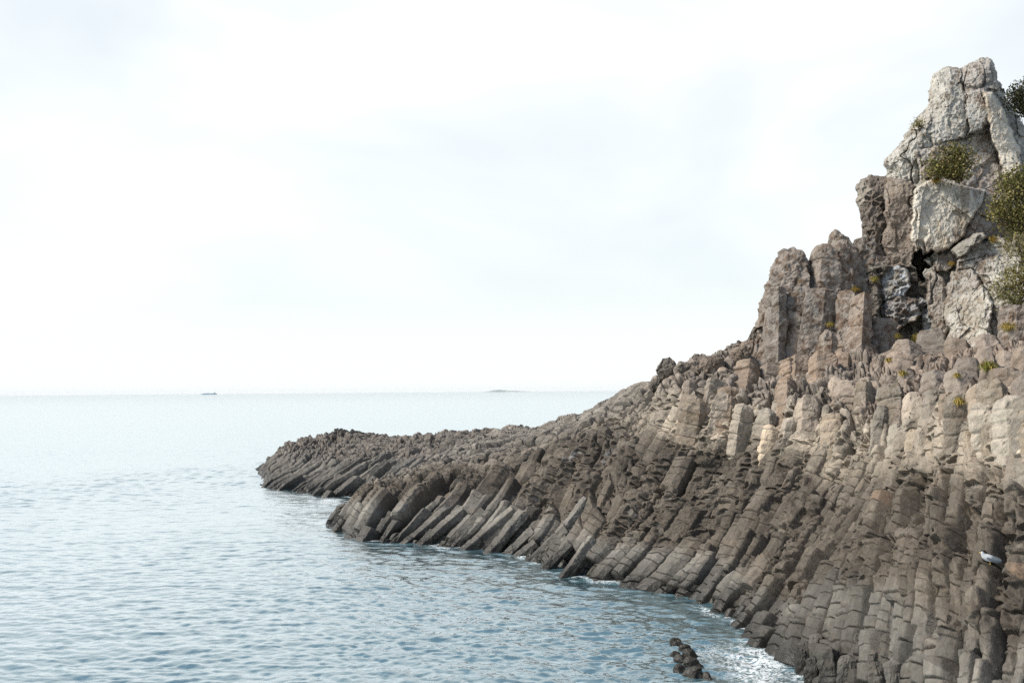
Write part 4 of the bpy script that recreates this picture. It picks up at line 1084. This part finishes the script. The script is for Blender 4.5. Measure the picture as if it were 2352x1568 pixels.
# ------------------------------------------------------------------ gull
def gull():
    p = place(2262, 1290, 5) + np.array([-0.03, -0.22, 0.02])
    Lm = 0.40
    root = tag(empty('seagull', tuple(p)), 'white and grey gull resting on a ledge of the near columns', 'seagull')
    # spine from tail to crown: position along the body axis, height, half width, half height
    st = np.array([[-0.50,0.06,0.012,0.006],[-0.42,0.075,0.045,0.018],[-0.30,0.105,0.075,0.045],[-0.15,0.15,0.115,0.085],[0.0,0.19,0.13,0.11],[0.12,0.225,0.125,0.115],
                   [0.21,0.27,0.10,0.10],[0.26,0.325,0.075,0.075],[0.29,0.375,0.062,0.058],[0.315,0.41,0.055,0.05],[0.34,0.432,0.035,0.03],[0.35,0.438,0.006,0.006]])
    xs = np.linspace(0, len(st) - 1, 60); q = hermite(st, np.arange(len(st)), xs)
    a = np.linspace(0, 2 * np.pi, 28, endpoint=False)[:, None]
    cen = np.stack([q[:, 0], 0 * q[:, 0], q[:, 1]], -1); tg = norm(np.gradient(cen, axis=0)); e2 = np.stack([-tg[:, 2], 0 * tg[:, 0], tg[:, 0]], -1)
    P = cen[None] + 1.2 * np.sin(a)[..., None] * q[None, :, 3, None] * e2[None] + np.cos(a)[..., None] * q[None, :, 2, None] * np.array([0, 1.0, 0])
    yaw = R(168); cy, sy = math.cos(yaw), math.sin(yaw)
    M = np.array([[cy, -sy, 0], [sy, cy, 0], [0, 0, 1]])
    def tr(V): return (V * Lm / 0.85) @ M.T + np.array([0, -0.06, 0.01])
    tn = np.tile(np.array([[0.46, 0.48, 0.49]]), (P.shape[0] * P.shape[1], 1))
    WHT = flat_material('gull_feather', (0, 0, 0), 0.7, 0.06, 30.0, attr='tint')
    link('body', mesh_from('body', tr(P.reshape(-1, 3)), gridF(28, 60, True), WHT, tn), root)
    for s in (-1, 1):       # folded wings
        u = np.linspace(0, 1, 24)[:, None]; v = np.linspace(-1, 1, 11)[None]
        X = 0.16 - 0.66 * u + 0 * v; hw = 0.115 * np.sin(np.pi * np.clip(u * 0.9 + 0.1, 0, 1)) ** 0.7
        Z = 0.235 - 0.16 * u + v * hw; Y = s * (0.128 * np.sqrt(np.clip(1 - (u - 0.25) ** 2 * 1.5, 0.02, 1)) - 0.02 * v ** 2 - 0.03 * np.clip(v, 0, 1))
        top = np.stack([X, Y + s * 0.008, Z], -1); bot = np.stack([X, Y - s * 0.012, Z], -1)
        Vw = np.concatenate([top.reshape(-1, 3), bot.reshape(-1, 3)]); f = gridF(24, 11); Fw = np.concatenate([f, f[:, ::-1] + 264])
        tw = np.where((np.tile(u + 0 * v, (2, 1)).reshape(-1, 1) > 0.8), np.array([[0.03, 0.03, 0.03]]), np.array([[0.15, 0.17, 0.19]]))
        link('wing', mesh_from('wing', tr(Vw), Fw, WHT, tw), root)
    ORG = flat_material('gull_bill', (0.55, 0.36, 0.08), 0.5, 0.05)
    bv, bf = tubes([[[0.345, 0, 0.425], [0.40, 0, 0.415], [0.435, 0, 0.40]]], 0.018, 0.004, 8)
    link('beak', mesh_from('beak', tr(bv), bf, ORG), root)
    for s in (-1, 1):
        lv, lf = tubes([[[0.02, s * 0.05, 0.10], [0.03, s * 0.05, 0.05], [0.02, s * 0.05, -0.03], [0.07, s * 0.055, -0.03]]], 0.012, 0.008, 7)
        link('leg', mesh_from('leg', tr(lv), lf, ORG), root)
        ev, ef = tubes([[[0.318, s * 0.045, 0.425], [0.318, s * 0.058, 0.425]]], 0.008, 0.003, 8)
        link('eye', mesh_from('eye', tr(ev), ef, flat_material('gull_eye', (0.01, 0.01, 0.01), 0.2, 0)), root)
gull()

# ------------------------------------------------------------------ ship and island on the horizon
def boxes(bl):
    Vs, Fs = [], []
    for k, (x0, x1, y0, y1, z0, z1, tp) in enumerate(bl):
        v = np.array([[x0, y0, z0], [x1, y0, z0], [x1, y1, z0], [x0, y1, z0], [x0 + tp, y0 + tp, z1], [x1 - tp, y0 + tp, z1], [x1 - tp, y1 - tp, z1], [x0 + tp, y1 - tp, z1]], float)
        Vs.append(v); Fs.append(np.array([[0, 3, 2, 1], [4, 5, 6, 7], [0, 1, 5, 4], [1, 2, 6, 5], [2, 3, 7, 6], [3, 0, 4, 7]]) + 8 * k)
    return np.concatenate(Vs), np.concatenate(Fs)

def ship():
    p = wpt(480, 905.5); D = 6800.0
    p = pt(480, 905, D); p[2] = 0
    root = tag(empty('cargo_ship', tuple(p)), 'distant cargo ship lying on the horizon of the open sea', 'ship')
    u = D / FPX
    HULL = flat_material('ship_hull_hazed', (0.42, 0.52, 0.58), 0.6, 0.1, 0.05); SUP = flat_material('ship_superstructure', (0.45, 0.48, 0.5), 0.6, 0.05, 0.05)  # hull colour paled to blue-grey, distance haze painted into it
    xs = np.linspace(-18 * u, 18 * u, 40); half = 9 * np.clip(1 - (np.abs(xs) / (18 * u)) ** 6, 0.02, 1) ** 0.5
    shear = 1.2 * u + 0.9 * u * np.clip((np.abs(xs) - 13 * u) / (5 * u), 0, 1) ** 2
    prof = np.array([[-1, 1], [-0.95, 0], [-0.8, -2], [0.8, -2], [0.95, 0], [1, 1]])
    rows = []
    for a_, b_ in prof:
        z = np.where(b_ == 1, shear, b_ * 1.0)
        rake = 1 + 0.04 * (b_ == 1)
        rows.append(np.stack([xs * rake, half * a_, z + 0 * xs], -1))
    Pm = np.array(rows + [rows[0]])
    link('hull', mesh_from('hull', Pm.reshape(-1, 3), gridF(7, 40), HULL), root)
    v, f = boxes([(11.2 * u, 14.4 * u, -8, 8, 1.1 * u, 3.6 * u, 0.8), (12 * u, 13.6 * u, -7, 7, 3.6 * u, 4.2 * u, 0.5)])
    link('bridge_house', mesh_from('bridge_house', v, f, SUP, smooth=False), root)
    v, f = boxes([(12.4 * u, 13.2 * u, -1.5, 1.5, 4.15 * u, 5.0 * u, 0.4)])
    link('funnel', mesh_from('funnel', v, f, HULL, smooth=False), root)
    for k in range(5):
        x0 = (-13.5 + 4.8 * k) * u
        v, f = boxes([(x0, x0 + 4.2 * u, -8, 8, 1.1 * u, (2.5 + 0.3 * ((k * 7) % 3)) * u, 0.6)])
        link('cargo_stack', mesh_from('cargo_stack', v, f, HULL, smooth=False), root)
ship()

def island():
    D = 10500.0; u = D / FPX
    c = pt(1172, 897, D); c[2] = 0
    xs = np.linspace(-80, 80, 120); ys = np.linspace(-30, 30, 40)
    X, Y = np.meshgrid(xs, ys, indexing='ij')
    Hh = (3.6 * np.exp(-((X + 32) / 26) ** 2) + 2.0 * np.exp(-((X - 10) / 42) ** 2)) * np.clip(1 - (np.abs(X) / 80) ** 4, 0, 1)
    Z = Hh * np.clip(1 - (Y / 30) ** 2, 0, 1) * u * (1 + 0.12 * fbm2(X * 0.1, Y * 0.1, 3, 8)) - 0.4 * u
    V = np.stack([X * u, Y * u, Z], -1).reshape(-1, 3)
    o = link('island', mesh_from('island', V, gridF(120, 40)[:, ::-1], flat_material('island_scrub_hazed', (0.30, 0.34, 0.33), 0.9, 0.2, 0.01)), None, tuple(c))  # scrub colour lightened: the haze of the far air is put into it
    tag(o, 'faint low island on the horizon', kind='structure')
island()

# ------------------------------------------------------------------ haze
def haze():
    v, f = boxes([(-12600, 12600, -12600, 12600, -4.0, 45.0, 0)])
    m = bpy.data.materials.new('sea_haze'); m.use_nodes = True
    t = m.node_tree; t.nodes.clear()
    o = nd(t, 'ShaderNodeOutputMaterial'); pv = nd(t, 'ShaderNodeVolumePrincipled')
    pv.inputs['Color'].default_value = (0.97, 0.985, 0.99, 1); pv.inputs['Density'].default_value = HAZE_D
    pv.inputs['Anisotropy'].default_value = 0.85
    t.links.new(pv.outputs[0], o.inputs['Volume'])
    ob = link('haze', mesh_from('haze', v, f, m, smooth=False))
    tag(ob, 'thin pale sea haze softening the horizon', kind='stuff')
HAZE_D = 0.000016
haze()
